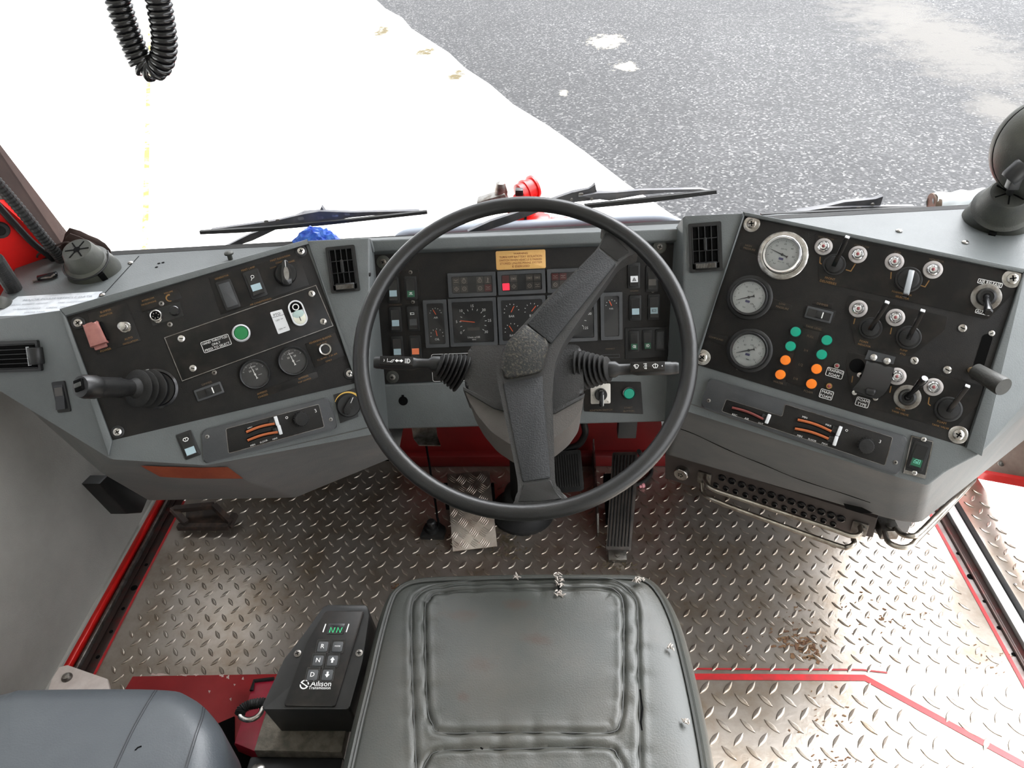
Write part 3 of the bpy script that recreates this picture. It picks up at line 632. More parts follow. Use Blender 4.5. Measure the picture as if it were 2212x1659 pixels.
S3 = Line2([(905, 1760), (912, 1680), (925, 1645), (955, 1626), (1100, 1622), (1300, 1619), (1335, 1640), (1350, 1680), (1356, 1760)], SZ)
import numpy as np
rows, colsN = 230, 190; yt = max(p.y for p in outc)
def xr(y):
    xs = []
    for i in range(len(outc)-1):
        a, b = outc[i], outc[i+1]
        if (a.y-y)*(b.y-y) <= 0 and a.y != b.y: xs.append(a.x+(b.x-a.x)*(y-a.y)/(b.y-a.y))
    return (min(xs), max(xs)) if len(xs) > 1 else None
def ndist(P, q, cum):
    best = np.full(len(P), 9.); at = np.zeros(len(P))
    for i in range(len(q)-1):
        a = np.array(q[i]); ab = np.array(q[i+1])-a; t = np.clip(((P-a)@ab)/max(ab@ab, 1e-12), 0, 1); d = np.linalg.norm(P-a-t[:, None]*ab, axis=1)
        k = d < best; best[k] = d[k]; at[k] = (cum[i]+t*np.sqrt(ab@ab))[k]
    return best, at
m = MB(); fs = []; P = []
for j in range(rows+1):
    f = j/rows; y = yb+(yt-.0006-yb)*(1-(1-f)**1.6); x0, x1 = xr(y)
    for i in range(colsN+1): P.append((x0+(x1-x0)*i/colsN, y))
P = np.array(P); oc_ = [tuple(v) for v in outc]
H = SZ-.006+.014*(1-np.exp(-ndist(P, oc_, [0]*len(oc_))[0]/.03))
for S, dp in ((S1, .0028), (S2, .0040), (S3, .0040)):
    d, c = ndist(P, [tuple(v) for v in S.q], S.cum); pk = .5+.5*np.sin(c*125+.6*np.sin(c*40))
    H -= dp*np.exp(-(d/.0028)**2)*(.75+.35*pk); H -= .0016*np.exp(-(d/.016)**2)*pk**3; H += .0008*np.exp(-((d-.008)/.004)**2)
vs = [(float(x), float(y), float(h)) for (x, y), h in zip(P, H)]
for j in range(rows):
    for i in range(colsN): a = j*(colsN+1)+i; fs.append((a, a+1, a+colsN+2, a+colsN+1))
m.raw(vs, fs)
n = len(outc); lay = [(0, SZ-.006), (.006, SZ-.004), (.012, SZ-.010), (.019, SZ-.026), (.022, SZ-.05), (.02, SZ-.085), (.008, SZ-.115), (-.004, SZ-.12)]
vs = []; fs = []
for d, z in lay:
    o = polyoff(outc, -d) if d else outc
    vs += [(p.x, p.y, z) for p in o]
for l in range(len(lay)-1):
    for i in range(n-1): fs.append((l*n+i, l*n+i+1, (l+1)*n+i+1, (l+1)*n+i))
m.raw(vs, fs); m.b.transform(DI); cush = obj('cushion', m, 'seat', ds, sharp=60)
spots(G['seat'], [((1115, 1312), 46, 18), ((1165, 1388), 60, 18), ((985, 1335), 70, 22), ((1000, 1512), 26, 18), ((1040, 1440), 60, 30)], (62, 48, 39), (56, 49, 43), 26, .5, 1.3, SZ, (-.03, .4))
m = MB(); m.tube([(p.x, p.y, SZ-.004) for p in outc], .0022, 6); m.b.transform(DI); obj('piping', m, 'stitch', ds)
for S in (S1, S2, S3):
    m = MB(); m.tube([(p.x, p.y, SZ+.0046) for p in S.p], .0009, 5, closed=S.closed); m.b.transform(DI); obj('seam', m, 'stitch', cush)
def tuft(px, w, h, mt='tear', n=26, z=SZ+.006, par=None, rg=.9):
    p = atZ(*px, z); k = dep(p)/F; mb = MB()
    for i in range(n):
        a = V((p.x+random.uniform(-w, w)*k/2, p.y+random.uniform(-h, h)*k/2, z+random.uniform(-.003, .002))); b = a+V((random.uniform(-1, 1)*.007, random.uniform(-1, 1)*.007, random.uniform(-.001, .004)))
        mb.tube([a, (a+b)/2+V((0, 0, .001)), b], [.0016, .0012, .0005], 5)
    mb.b.transform(DI); return obj('torn_edge', mb, mt, cush, label='pale torn lining')
tuft((1207, 1252), 14, 34); tuft((1209, 1282), 12, 16, n=14); tuft((1116, 1246), 6, 12, n=10); tuft((1380, 1252), 24, 10, n=18); tuft((1448, 1398), 14, 14, n=6); tuft((1482, 1560), 18, 8, n=6)
m = MB(); p = [atZ(*q, SZ+.0075) for q in ((1205, 1258), (1212, 1258), (1211, 1276), (1205, 1275))]; m.raw(p, [(0, 1, 2, 3)]); m.b.transform(DI); obj('tear', m, 'dark', cush, label='dark open tear')
for pts in ([(1383, 1490), (1388, 1530), (1384, 1560), (1388, 1580)], [(1030, 1592), (1036, 1612), (1043, 1619)]):
    m = MB(); m.tube([atZ(*q, SZ+.005) for q in pts], .0016, 5); m.b.transform(DI); obj('tear', m, 'dark', cush, label='dark open tear')
m = MB(); m.box(-.25, .18, .18, .66, .30, .36, .01); m.box(-.12, .06, .25, .55, .0, .30, .01); m.b.transform(DI); obj('base', m, 'black', ds)
# passenger seat
ps = thing('passenger_seat', 'blue-grey vinyl seat cushion at the bottom left, cut by the frame', 'seat', T(-.7, .3, 0)); PI_ = ps.matrix_world.inverted()
PZ = .45
o = [atZ(*p, PZ) for p in ((0, 1474), (60, 1465), (330, 1464), (400, 1480), (450, 1525), (472, 1575), (468, 1659), (440, 1760))]
o = [V((-.98, .45, 0)), V((-.95, .53, 0))]+[V((p.x, p.y, 0)) for p in o]+[V((o[-1].x-.015, .02, 0)), V((-.5, -.02, 0)), V((-.94, -.02, 0)), V((-.98, .03, 0))]
oc = [V((p.x, p.y)) for p in reversed(curve(o, 6, True))]
from mathutils.bvhtree import BVHTree
m = MB(); vs = []; fs = []; n = len(oc); R_ = .045; cc = sum(oc, V((0, 0)))/n
lay = [(0, PZ-.13), (.0, PZ-R_)]+[(R_*(1-math.cos(t)), PZ-R_+R_*math.sin(t)) for t in [i*PI/16 for i in range(1, 9)]]
L_ins = [polyoff(oc, -d) for d, z in lay]
for (d, z), o in zip(lay, L_ins): vs += [(p.x, p.y, z) for p in o]
for k, z in ((.12, PZ+.004), (.35, PZ+.008), (.7, PZ+.010)): vs += [(p.x+(cc.x-p.x)*k, p.y+(cc.y-p.y)*k, z) for p in L_ins[-1]]
nl = len(lay)+3
for l in range(nl-1):
    for i in range(n): j = (i+1) % n; fs.append((l*n+i, l*n+j, (l+1)*n+j, (l+1)*n+i))
fs.append(tuple((nl-1)*n+i for i in range(n)))
bvh = BVHTree.FromPolygons([V(v) for v in vs], fs)
def onseat(x, y, h=.0004):
    hit = bvh.ray_cast(CAM, ray(x, y).normalized()); return hit[0]+hit[1]*h*(1 if hit[1].dot(CAM-hit[0]) > 0 else -1) if hit[0] else None
m.raw(vs, fs); m.b.transform(PI_); pc = obj('cushion', m, 'seat2', ps, sharp=70)
seam2 = mat('dark_seam', (40, 42, 45), .6)
for base in ([(225, 1740), (232, 1700), (246, 1659), (285, 1575), (325, 1505), (345, 1482), (362, 1472)], [(382, 1740), (388, 1700), (399, 1659), (420, 1590), (436, 1540), (434, 1512), (412, 1489)]):
    for off in (0, 5):
        w = [onseat(p.x+off, p.y) for p in curve([V((x, y, 0)) for x, y in base], 8)]; w = [p for p in w if p]
        m = MB(); m.tube(w, .0008, 5); m.b.transform(PI_); obj('seam', m, seam2, pc)
m = MB(); m.tube([onseat(*q) for q in ((292, 1621), (298, 1615), (306, 1612))], .001, 5); m.b.transform(PI_); obj('tear', m, 'dark', pc, label='small dark slit')
m = MB(); m.box(-.92, -.5, .05, .45, .26, .33, .01); m.box(-.8, -.6, .1, .4, 0, .26, .01); m.b.transform(PI_); obj('base', m, 'black', ps)
# grey bracket plate beside it
BZ = .30; bp = [atZ(*p, BZ) for p in ((100, 1500), (111, 1469), (126, 1441), (146, 1436), (232, 1466), (240, 1500))]
t = thing('bracket_plate', 'pale rounded metal bracket plate between passenger seat and left door', 'bracket', T(bp[1].x, bp[1].y, BZ))
m = MB(); m.prism([(p.x-bp[1].x, p.y-bp[1].y) for p in bp], -.006, 0, .0015); obj('plate', m, mat('pale_metal', (186, 176, 170), .6, c2=(172, 160, 154), vs=40), t)
q = atZ(145, 1464, BZ); m = MB(); m.lathe([(.009, 0), (.009, .002), (.006, .006), (0, .007)], 14, T(q.x-bp[1].x, q.y-bp[1].y, 0)); obj('bolt', m, 'dullsteel', t)
m = MB(); m.box(-.05, -.02, -.06, -.03, -BZ, -.006); m.box(.05, .08, -.06, -.03, -BZ, -.006); obj('post', m, 'black', t)
# red painted floor step and hatch left of the driver's seat
q = [atZ(*p, .012) for p in ((286, 1460), (640, 1454), (640, 1760), (200, 1760), (262, 1500))]
m = MB(); m.prism([(p.x, p.y) for p in q], -.02, .012, .003); step = struct('trim_10', m, 'redfloor')
flk = mat('bare_metal_chip', (214, 190, 184), .5)
for p, rx, ry in (((330, 1457), 5, 2), ((351, 1457), 14, 2.2), ((400, 1458), 9, 2), ((424, 1458), 5, 2), ((480, 1459), 5, 3), ((493, 1463), 3, 4), ((507, 1479), 2, 2), ((525, 1466), 2, 3), ((452, 1494), 2, 3), ((498, 1510), 2, 3)): blob('paint_chip', p, rx, ry, flk, step, .0128, 14, .7)
q = [atZ(*p, .05) for p in ((548, 1470), (640, 1464), (640, 1660), (505, 1605))]
m = MB(); m.prism([(p.x, p.y) for p in q], .0, .05, .004); hb = tag(obj('hatch_cover', m, mat('pinkish_red_paint', (176, 40, 66), .35, c2=(150, 34, 50), vs=10)), 'dark red hatch cover on the floor beside the gear selector', 'hatch')
m = MB(); m.tube([atZ(*p, .052) for p in ((543, 1492), (549, 1471), (592, 1466))], .004, 6); obj('rubber_edge', m, 'rubber', hb)
q = [atZ(*p, .02) for p in ((470, 1560), (505, 1545), (505, 1605), (600, 1620), (560, 1760), (430, 1760))]
m = MB(); m.prism([(p.x, p.y) for p in q], .0121, .016); obj('floor_opening', m, 'dark', step)
# ================================================================ gear selector beside the seat
PGS = Pl(atZ(703, 1307, .475), atZ(793, 1307, .475), atZ(615, 1524, .448))
gs = thing('gear_selector', 'black push-button gear selector box beside the driver seat showing NN', 'gear selector', PGS.M())
m = MB(); m.prism(rnd(ccw(PGS.quad([(703, 1307), (793, 1307), (797, 1330), (783, 1428), (754, 1532), (568, 1532), (566, 1526), (590, 1475), (614, 1424), (652, 1376), (690, 1323)])), .004), -.10, 0, .002); obj('housing', m, 'black', gs)
PK = PGS.off(.004)
kp = onpl(PGS, gs, 'keypad', [(704, 1322), (787, 1322), (725, 1528), (614, 1526), (664, 1390)], -.002, .004, 'plate', .0015, .004)
w = onpl(PK, gs, 'display', [(713, 1350), (748, 1350), (743, 1373), (709, 1373)], .0, .0, 'gloss')
bpy.data.objects.remove(w)
def frame_on(pl, par, name, x, y, w, h, d, mt, rot=0, r=.002, bev=.001, z0=0):
    c = pl.loc(x, y); mb = MB(); X = T(c.x, c.y, 0) @ RZ(rot); mb.prism(rr(w, h, r), z0, d, bev, X); return obj(name, mb, mt, par), X
h4 = .004
ky = math.radians(0)
dsp, X = frame_on(PGS, gs, 'display', 727, 1361, .026, .017, h4+.0006, 'gloss', 0, .001, .0004)
m = MB()
for sx in (-.0055, .0055): m.line([(sx-.0035, -.006), (sx-.0035+.001, .002), (sx+.003-.001, -.006), (sx+.004, .002)], .0011, h4+.0010, X=X)
obj('segments', m, 'led', dsp)
m = MB()
for p in (702, 752): c = PGS.loc(p, 1360); m.line([(c.x-.001, c.y-.006), (c.x+.001, c.y+.007)], .0016, h4+.0006)
obj('tick_mark', m, 'white', kp)
keys = [('R', 699, 1399), ('MODE', 731, 1399), ('N', 689, 1429), ('up', 720, 1429), ('D', 677, 1460), ('down', 709, 1460)]
for s, x, y in keys:
    c = PGS.loc(x, y); X = T(c.x, c.y, 0)
    m = MB(); m.ring(rr(.0205, .0215, .002), rr(.0178, .0188, .0015), h4-.001, h4+.0009, X); m.prism(rr(.0178, .0188, .0015), h4-.001, h4+.0003, .0, X); b = obj('key', m, 'gloss', gs)
    m = MB(); m.prism(rr(.0155, .0155, .0025), h4, h4+.0016, .0007, X @ T(0, -.0008, 0)); b = obj('key_cap', m, 'heat', b)
    m = MB(); z = h4+.0019
    if s == 'up': m.raw([(0, .0045, z), (-.0035, 0, z), (-.0014, 0, z), (-.0014, -.004, z), (.0014, -.004, z), (.0014, 0, z), (.0035, 0, z)], [tuple(range(7))], X)
    elif s == 'down': m.raw([(0, -.0045, z), (-.0035, 0, z), (-.0014, 0, z), (-.0014, .004, z), (.0014, .004, z), (.0014, 0, z), (.0035, 0, z)], [tuple(range(7))], X)
    else: m.text(s, 0, 0, h=.0065 if len(s) == 1 else .0022, z=z, X=X)
    obj('symbol', m, 'white', b)
m = MB(); c = PGS.loc(695, 1479); m.text('Allison', c.x, c.y, w=.030, z=h4+.0004); c = PGS.loc(692, 1488); m.text('Transmission', c.x, c.y, w=.032, z=h4+.0004)
c = PGS.loc(659, 1481); X = T(c.x, c.y, 0)
for s in (0, PI): m.line([(.0058*math.cos(s+t*.2), .0058*math.sin(s+t*.2)) for t in range(0, 14)]+[(-.0025*math.cos(s+2.6), -.0025*math.sin(s+2.6))], .0016, h4+.0004, X=X)
obj('maker_mark', m, 'white', kp)
def screw(pl, par, px, py, r=.006, mt='steel', cross=True, z=0, dome=.35, name='screw', washer=0, wm='steel'):
    p = pl.M(px, py) if par is None else None
    c = pl.loc(px, py); X = T(c.x, c.y, z); m = MB()
    if washer: m.lathe([(washer, 0), (washer, .0012), (washer*.92, .0018), (r, .0018)], 24, X); o = obj('washer', m, wm, par); m = MB(); X = T(c.x, c.y, z+.0018)
    m.lathe([(r, 0), (r, r*.2), (r*.8, r*dome*.9), (r*.4, r*dome*1.15), (0, r*dome*1.2)], 20, X); o = obj(name, m, mt, par)
    m = MB(); a = random.uniform(0, 3); zz = r*dome*1.22+.0003
    for k in ((0, PI/2) if cross else (0,)): m.prism(rr(r*1.1, r*.24, r*.05), zz-.001, zz, 0, X @ RZ(a+k))
    obj('screw_slot', m, 'dark', o); return o
for p in ((643, 1412), (776, 1411)): screw(PGS, gs, *p, r=.0055, mt='dullsteel')
# pedestal under it
q0, q1 = atZ(556, 1604, .352), atZ(742, 1604, .352)
t = thing('pedestal', 'black box pedestal with dusty ledge under the gear selector', 'pedestal', T(q0.x, q0.y, 0))
m = MB(); w = q1.x-q0.x; m.box(-.002, w, -.012, .13, .33, .352, .002); obj('ledge', m, 'dust', t)
m = MB(); m.box(-.012, w, -.26, -.012, 0, .335, .004); m.box(0, w, -.012, .12, 0, .33, .003); obj('body', m, 'black', t)
q = atZ(556, 1668, .336); m = MB(); m.lathe([(.012, .336), (.012, .339), (.007, .342), (0, .343)], 16, T(q.x-q0.x, q.y-q0.y, 0)); obj('bolt', m, 'steel', t)
# wire loop handle with a black sleeve
LZ = .36; t = thing('loop_handle', 'steel wire loop with black sleeve left of the gear selector', 'handle', T(*atZ(540, 1540, LZ)))
I = t.matrix_world.inverted(); w = [atZ(x, y, LZ+z) for x, y, z in ((519, 1545, 0), (522, 1550, 0), (534, 1555, 0), (549, 1552, 0), (562, 1542, 0), (569, 1528, 0.0), (580, 1520, 0))]
m = MB(); m.tube(curve(w), .0042, 10); m.b.transform(I); obj('wire', m, 'steel', t)
m = MB(); w = curve([atZ(x, y, LZ) for x, y in ((518, 1543), (522, 1533), (536, 1524), (552, 1520), (572, 1518))], 10); m.tube(w, [.0075+.0012*math.sin(i*2.2) for i in range(len(w))], 12); m.b.transform(I); obj('sleeve', m, 'rubber', t)
# ================================================================ pedals and things on the floor
PFR = Pl(atY(965, 1024, 1.36), atY(1057, 1016, 1.365), atZ(978, 1191, .012))
t = thing('footrest', 'silver tread plate footrest on the floor left of the pedals', 'footrest', PFR.M()); q = PFR.quad([(965, 1024), (1057, 1016), (1074, 1180), (978, 1191)])
m = MB(); m.prism(q, -.004, 0, .001)
x0, x1, y0, y1 = min(p.x for p in q), max(p.x for p in q), min(p.y for p in q), max(p.y for p in q)
i = 0
for gy in range(9):
    for gx in range(5):
        cx, cy = x0+.012+gx*.026+(.0 if gy % 2 else .0), y0+.014+gy*.028; a = math.radians(52 if (gx+gy) % 2 else -38)
        for k in range(5):
            o = (k-2)*.0048; px, py = cx-math.sin(a)*o, cy+math.cos(a)*o
            if x0+.010+.06*(0) < px < x1-.012 and y0+.008 < py < y1-.008: bump_at(m, px, py, a, .021, .0034, .0016)
obj('plate', m, 'foot', t)
m = MB(); w = q[1].x-q[0].x; I = PFR.M().inverted(); m.box(-.27, -.14, 1.33, 1.345, 0, .085); m.b.transform(I); obj('bracket', m, 'dark', t)
PBP = Pl(atY(1185, 975, 1.40), atY(1254, 970, 1.40), atY(1190, 1067, 1.33)); t = thing('brake_pedal', 'black ribbed rubber brake pedal behind the wheel spoke', 'pedal', PBP.M())
q = PBP.quad([(1185, 977), (1254, 971), (1262, 1056), (1256, 1061), (1190, 1067)]); m = MB(); m.prism(rnd(ccw(q), .006), -.014, 0, .002); pad = obj('pad', m, 'rubber', t)
a, b = PBP.loc(1185, 985), PBP.loc(1254, 1050); m = MB()
for k in range(12): x = a.x+.005+k*(b.x-a.x-.006)/11; m.box(x-.0013, x+.0013, b.y, a.y, 0, .0022, .0006)
obj('ribs', m, 'rubber', pad)
m = MB(); I = PBP.M().inverted(); m.tube(curve([atY(x, y, Y) for x, y, Y in ((1258, 880, 1.42), (1261, 912, 1.42), (1264, 936, 1.42), (1250, 960, 1.42), (1222, 972, 1.415), (1215, 990, 1.41))]), .009, 10); m.b.transform(I); obj('arm', m, 'black', t)
PAP = Pl(atY(1323, 977, 1.42), atY(1377, 975, 1.42), atZ(1309, 1187, .03)); t = thing('accelerator_pedal', 'long ribbed accelerator pedal on the floor right of the wheel spoke', 'pedal', PAP.M())
q = PAP.quad([(1323, 977), (1376, 976), (1379, 1010), (1363, 1188), (1309, 1187)]); m = MB(); m.prism(rnd(ccw(q), .004), -.012, 0, .002); pad = obj('pad', m, mat('worn_rubber', (88, 80, 74), .6, c2=(52, 50, 48), vs=12), t)
m = MB()
for k in range(7):
    f = .10+.8*k/6; A_ = q[0].lerp(q[1], f); B_ = q[-1].lerp(q[-2], f); m.tube([(A_.x, A_.y-.01, .0), (B_.x, B_.y+.008, .0)], .0022, 6)
obj('ribs', m, 'rubber', pad)
m = MB(); c = PAP.loc(1334, 1198); m.box(c.x-.022, c.x+.022, c.y-.012, c.y+.014, -.024, -.004, .002); m.lathe([(.006, -.004), (.006, .001), (0, .002)], 8, T(c.x, c.y, 0)); obj('pivot', m, 'dullsteel', t); m = MB(); m.box(c.x-.02, c.x+.02, c.y+.10, c.y+.22, -.06, -.012); obj('support', m, 'dark', t)
p0, p1 = atZ(1290, 1158, 0), atZ(1288, 1000, 0)
t = thing('side_plate', 'thin upright steel plate between brake and accelerator pedals', 'plate', T(p0.x, p0.y, 0)); m = MB(); m.raw([(0, 0, 0), (0, p1.y-p0.y, 0), (0, p1.y-p0.y, .09), (0, .03, .05), (0, 0, .012), (.004, 0, 0), (.004, p1.y-p0.y, 0), (.004, p1.y-p0.y, .09), (.004, .03, .05), (.004, 0, .012)], [(0, 1, 2, 3, 4), (9, 8, 7, 6, 5)]+[(i, (i+1) % 5, (i+1) % 5+5, i+5) for i in range(5)]); obj('plate', m, 'dullsteel', t)
q = atZ(935, 1152, 0); t = thing('foot_switch', 'small black foot-operated switch on the floor left of the footrest', 'switch', T(q.x, q.y, 0))
m = MB(); m.prism(rnd([V((-.03, -.02)), V((.03, -.022)), V((.034, .01)), (.01, .03), (-.02, .026)], .004), 0, .012, .002); obj('base', m, 'rubber', t)
m = MB(); m.lathe([(.016, .012), (.014, .022), (.009, .024), (.009, .036), (.011, .037), (.011, .044), (.008, .047), (0, .048)], 18); obj('button', m, 'black', t)
m = MB(); m.tube(curve([(.012, .004, .012), (.016, .01, .03), (.013, .02, .045), (.0, .08, .04), (-.03, .2, .2)]), .003, 8); obj('cable', m, 'dark', t)
q = atZ(1380, 1051, .008); d_ = atZ(1394, 1047, .008)-q; X = aim(q, q+d_); t = thing('cap', 'small pink plastic cap lying on the floor right of the accelerator', 'cap', X); m = MB(); m.lathe([(.0055, 0), (.0055, .007), (.0075, .0075), (.0075, .014), (.006, .016)], 14); obj('shell', m, 'pink', t)
t = thing('hose', 'black hose curling on the floor beside the accelerator pedal', 'hose', T(*atZ(1390, 1030, 0))); I = t.matrix_world.inverted()
m = MB(); m.tube(curve([atZ(x, y, z) for x, y, z in ((1372, 1048, .02), (1392, 1038, .012), (1406, 1022, .01), (1404, 1004, .02), (1392, 990, .05), (1380, 975, .15))]), .006, 10); m.b.transform(I); obj('tube', m, 'rubber', t)
t = thing('bracket', 'dark open metal bracket hanging under the dash left of the column', 'bracket', T(*atY(920, 945, 1.30))); I = t.matrix_world.inverted()
m = MB(); a, b, c, e = atY(893, 948, 1.30), atY(945, 946, 1.30), atY(952, 964, 1.27), atY(905, 963, 1.27); up_ = V((0, 0, .05))
m.raw([a, b, c, e, a+up_*1.4, b+up_*1.4], [(0, 1, 2, 3), (0, 1, 5, 4)]); m.b.transform(I); m.b.normal_update()
bmesh.ops.solidify(m.b, geom=m.b.faces[:], thickness=.003); obj('plate', m, 'dullsteel', t); m = MB(); m.box(-.012, .012, .0, .012, .03, .16); obj('hanger', m, 'black', t)
t = tag(MB() and obj('relay_box', MB().box(-.02, .02, -.01, .02, -.012, .055, .002), 'heat', None, T(*atY(1354, 932, 1.22))), 'small grey box fixed under the dash above the accelerator', 'box')
# black latch box on the left door, dark bracket by the sill
PLB = Pl((-1.03, .9, .5), (-1.03, 1.3, .5), (-1.03, .9, .1)); q = [PLB.loc(*p) for p in ((195, 1045), (213, 1027), (304, 1074), (289, 1108), (257, 1110))]
t = thing('latch_box', 'black latch cover on the left door under the dash end', 'latch', PLB.M()); m = MB(); m.prism(ccw(q), -.022, .022, .005); obj('cover', m, 'black', t)
t = thing('bracket', 'rusty dark open-topped bracket on the floor plate by the left door sill', 'bracket', T(*atZ(440, 1120, .03))); I = t.matrix_world.inverted(); m = MB()
W_ = lambda x, y, z: atZ(x, y, z)
for A_, B_ in (((378, 1100, .05), (462, 1092, .05)), ((462, 1092, .05), (498, 1128, .03)), ((385, 1138, .02), (494, 1138, .02)), ((372, 1098, .05), (402, 1130, .03)), ((508, 1110, .03), (494, 1138, .02))): m.tube([W_(*A_), W_(*B_)], .010, 4)
m.raw([W_(402, 1100, .004), W_(470, 1098, .004), W_(500, 1135, .004), W_(400, 1142, .004), W_(402, 1100, .02), W_(470, 1098, .02), W_(500, 1135, .01), W_(400, 1142, .01)], [(0, 1, 2, 3), (4, 5, 6, 7), (0, 1, 5, 4), (1, 2, 6, 5), (2, 3, 7, 6), (3, 0, 4, 7)])
m.b.transform(I); obj('frame', m, mat('rusty_dark_metal', (58, 50, 46), .6, .3, c2=(92, 74, 64), vs=30, vlo=.45, vhi=.7), t)
# ================================================================ heater and rails under the right console
PH = Pl(atY(1440, 985, 1.135), atY(1860, 1116, .955), atY(1440, 1045, 1.135)); 
t = thing('heater_unit', 'dark heater box with rows of punched holes under the right console', 'heater', PH.M())
m = MB(); q = PH.quad([(1436, 975), (1895, 1120), (1885, 1162), (1830, 1152), (1517, 1056), (1436, 1034)]); m.prism(q, -.14, 0, .003); hb = obj('casing', m, mat('dark_brown_casing', (58, 51, 48), .5, c2=(68, 60, 56), vs=12), t)
for r_, (A_, B_, rr_) in enumerate((((1560, 1031), (1817, 1119), .0082), ((1547, 1047), (1800, 1131), .006))):
    for k in range(13):
        f = k/12; c = PH.loc(A_[0]+(B_[0]-A_[0])*f, A_[1]+(B_[1]-A_[1])*f); X = T(c.x, c.y, 0)
        m = MB(); m.lathe([(rr_, 0), (rr_, .003), (rr_*.75, .004), (rr_*.6, .001), (0, .001)], 14, X); obj('punched_hole', m, 'gloss', hb)
p = PH.loc(1475, 1017); t = thing('valve_knob', 'round silver knob on the heater panel left of the rails', 'knob', PH.M(1475, 1017)); m = MB(); m.lathe([(.015, 0), (.0155, .004), (.0155, .012), (.014, .014), (0, .0145)], 20); obj('knob', m, 'steel', t)
m = MB()
for a in range(5): m.lathe([(.0016, .0147), (0, .0149)], 8, T(.004*math.cos(a*1.257), .004*math.sin(a*1.257), 0)); 
obj('holes', m, 'dark', t)
t = thing('grab_rail', 'bent steel guard rail in front of the punched heater', 'rail', PH.M()); 
r1 = [(1524, 1027, .004), (1524, 1040, .02), (1541, 1057, .035), (1620, 1084, .035), (1789, 1140, .035), (1838, 1157, .035), (1859, 1152, .025), (1858, 1138, .008)]
r2 = [(1516, 1044, .006), (1520, 1066, .025), (1545, 1081, .04), (1620, 1110, .04), (1803, 1176, .04), (1832, 1181, .04), (1845, 1173, .03), (1843, 1163, .01)]
for r_ in (r1, r2): m = MB(); m.tube(curve([PH.l3(*p) for p in r_], 6), .0048, 10); obj('bar', m, 'rail', t)
for p in ((1522, 1032), (1857, 1140)):
    c = PH.loc(*p); m = MB(); m.prism(rr(.028, .034, .003), 0, .004, .001, T(c.x, c.y, 0)); m.lathe([(.006, .004), (.006, .008), (0, .009)], 10, T(c.x+.006, c.y+.006, 0)); obj('bracket', m, 'dullsteel', t)
t = thing('grab_rail', 'bent steel guard rail around the outer corner of the right console', 'rail', T(*atY(1950, 1150, .92))); I = t.matrix_world.inverted()
for r_ in ([(1936, 1142, .94), (1950, 1155, .90), (1972, 1158, .885), (1988, 1149, .895), (2033, 1104, .95), (2096, 1044, 1.03), (2104, 1032, 1.06)], [(1911, 1150, .93), (1920, 1171, .89), (1944, 1182, .875), (1967, 1179, .875), (1986, 1160, .89), (2033, 1112, .945), (2090, 1050, 1.02), (2100, 1036, 1.06)]):
    m = MB(); m.tube(curve([atY(*p) for p in r_], 6), .0050, 10); m.b.transform(I); obj('bar', m, 'rail', t)
q = atY(1918, 1146, .945); m = MB(); m.box(-.016, .016, -.012, .02, -.012, .012, .002); m.lathe([(.007, .012), (.007, .016), (0, .017)], 12); m.b.transform(I @ T(*q)); obj('bracket', m, 'dullsteel', t)
q = atY(1905, 1128, .98); m = MB(); m.box(-.05, .05, -.01, .08, -.02, .05, .002); tag(obj('bracket', m, 'fascia', None, T(*q)), 'small dark bracket under the right console corner between the rails', 'bracket')
# ================================================================ instruments: helpers
def proj(p): c = RW.transposed() @ (V(p)-CAM); return V((CX+F*c.x/-c.z, CY-F*c.y/-c.z))
def mpu(pl, px, py, ax='u'):
    p = pl.at(px, py); return .01/(proj(p+(pl.u if ax == 'u' else pl.v)*.01)-proj(p)).length
def legend(pl, par, items, z=.0012, name='legend'):
    """printed words: (text, px, py, width in px, material)"""
    for it in items:
        s, x, y, w = it[:4]; mt = it[4] if len(it) > 4 else 'faint'; c = pl.loc(x, y); rot = it[5] if len(it) > 5 else 0
        m = MB(); m.text(s, c.x, c.y, w=w*mpu(pl, x, y), z=z, rot=rot); obj(name, m, mt, par)
def plate(pl, par, pts, items=(), mt='plate', z=.0018, r=0, name='label_plate', border=None, label=None):
    q = ccw(pl.quad(pts)); q = rnd(q, r, 3) if r else q
    m = MB(); m.prism(q, 0, z, .0002); o = obj(name, m, mt, par, label=label)
    if border: m = MB(); m.line(polyoff(q, -.0012), .0009, z+.0003, True); obj('border', m, border, o)
    legend(pl, o, items, z+.0004); return o
def pq(pl, px, py, w, h, rot=0):
    """corner polygon (plane coordinates) of a w x h metre plate centred on a pixel"""
    c = pl.loc(px, py); return T(c.x, c.y, 0) @ RZ(rot)
def mplate(pl, par, px, py, w, h, lines, mt='plate', ink='white', r=.002, border='white', z=.0018, name='label_plate', rot=0, ch=None, label=None):
    X = pq(pl, px, py, w, h, rot); m = MB(); m.prism(rr(w, h, r), 0, z, .0002, X); o = obj(name, m, mt, par, label=label)
    if border: m = MB(); m.line(rr(w-.0022, h-.0022, r), .0008, z+.0003, True, X); obj('border', m, border, o)
    n = len(lines); g = h*.84/n; m = MB()
    for i, s in enumerate(lines):
        if not s.strip(): continue
        hh = ch or g*.66; vs, _ = textmesh(s); ww = (max(v.x for v in vs)-min(v.x for v in vs))/max(1e-6, max(v.y for v in vs)-min(v.y for v in vs))*hh
        ww = min(ww, w*.86); m.text(s, 0, g*((n-1)/2-i), w=ww, h=hh, z=z+.0004, X=X)
    obj('legend', m, ink, o); return o
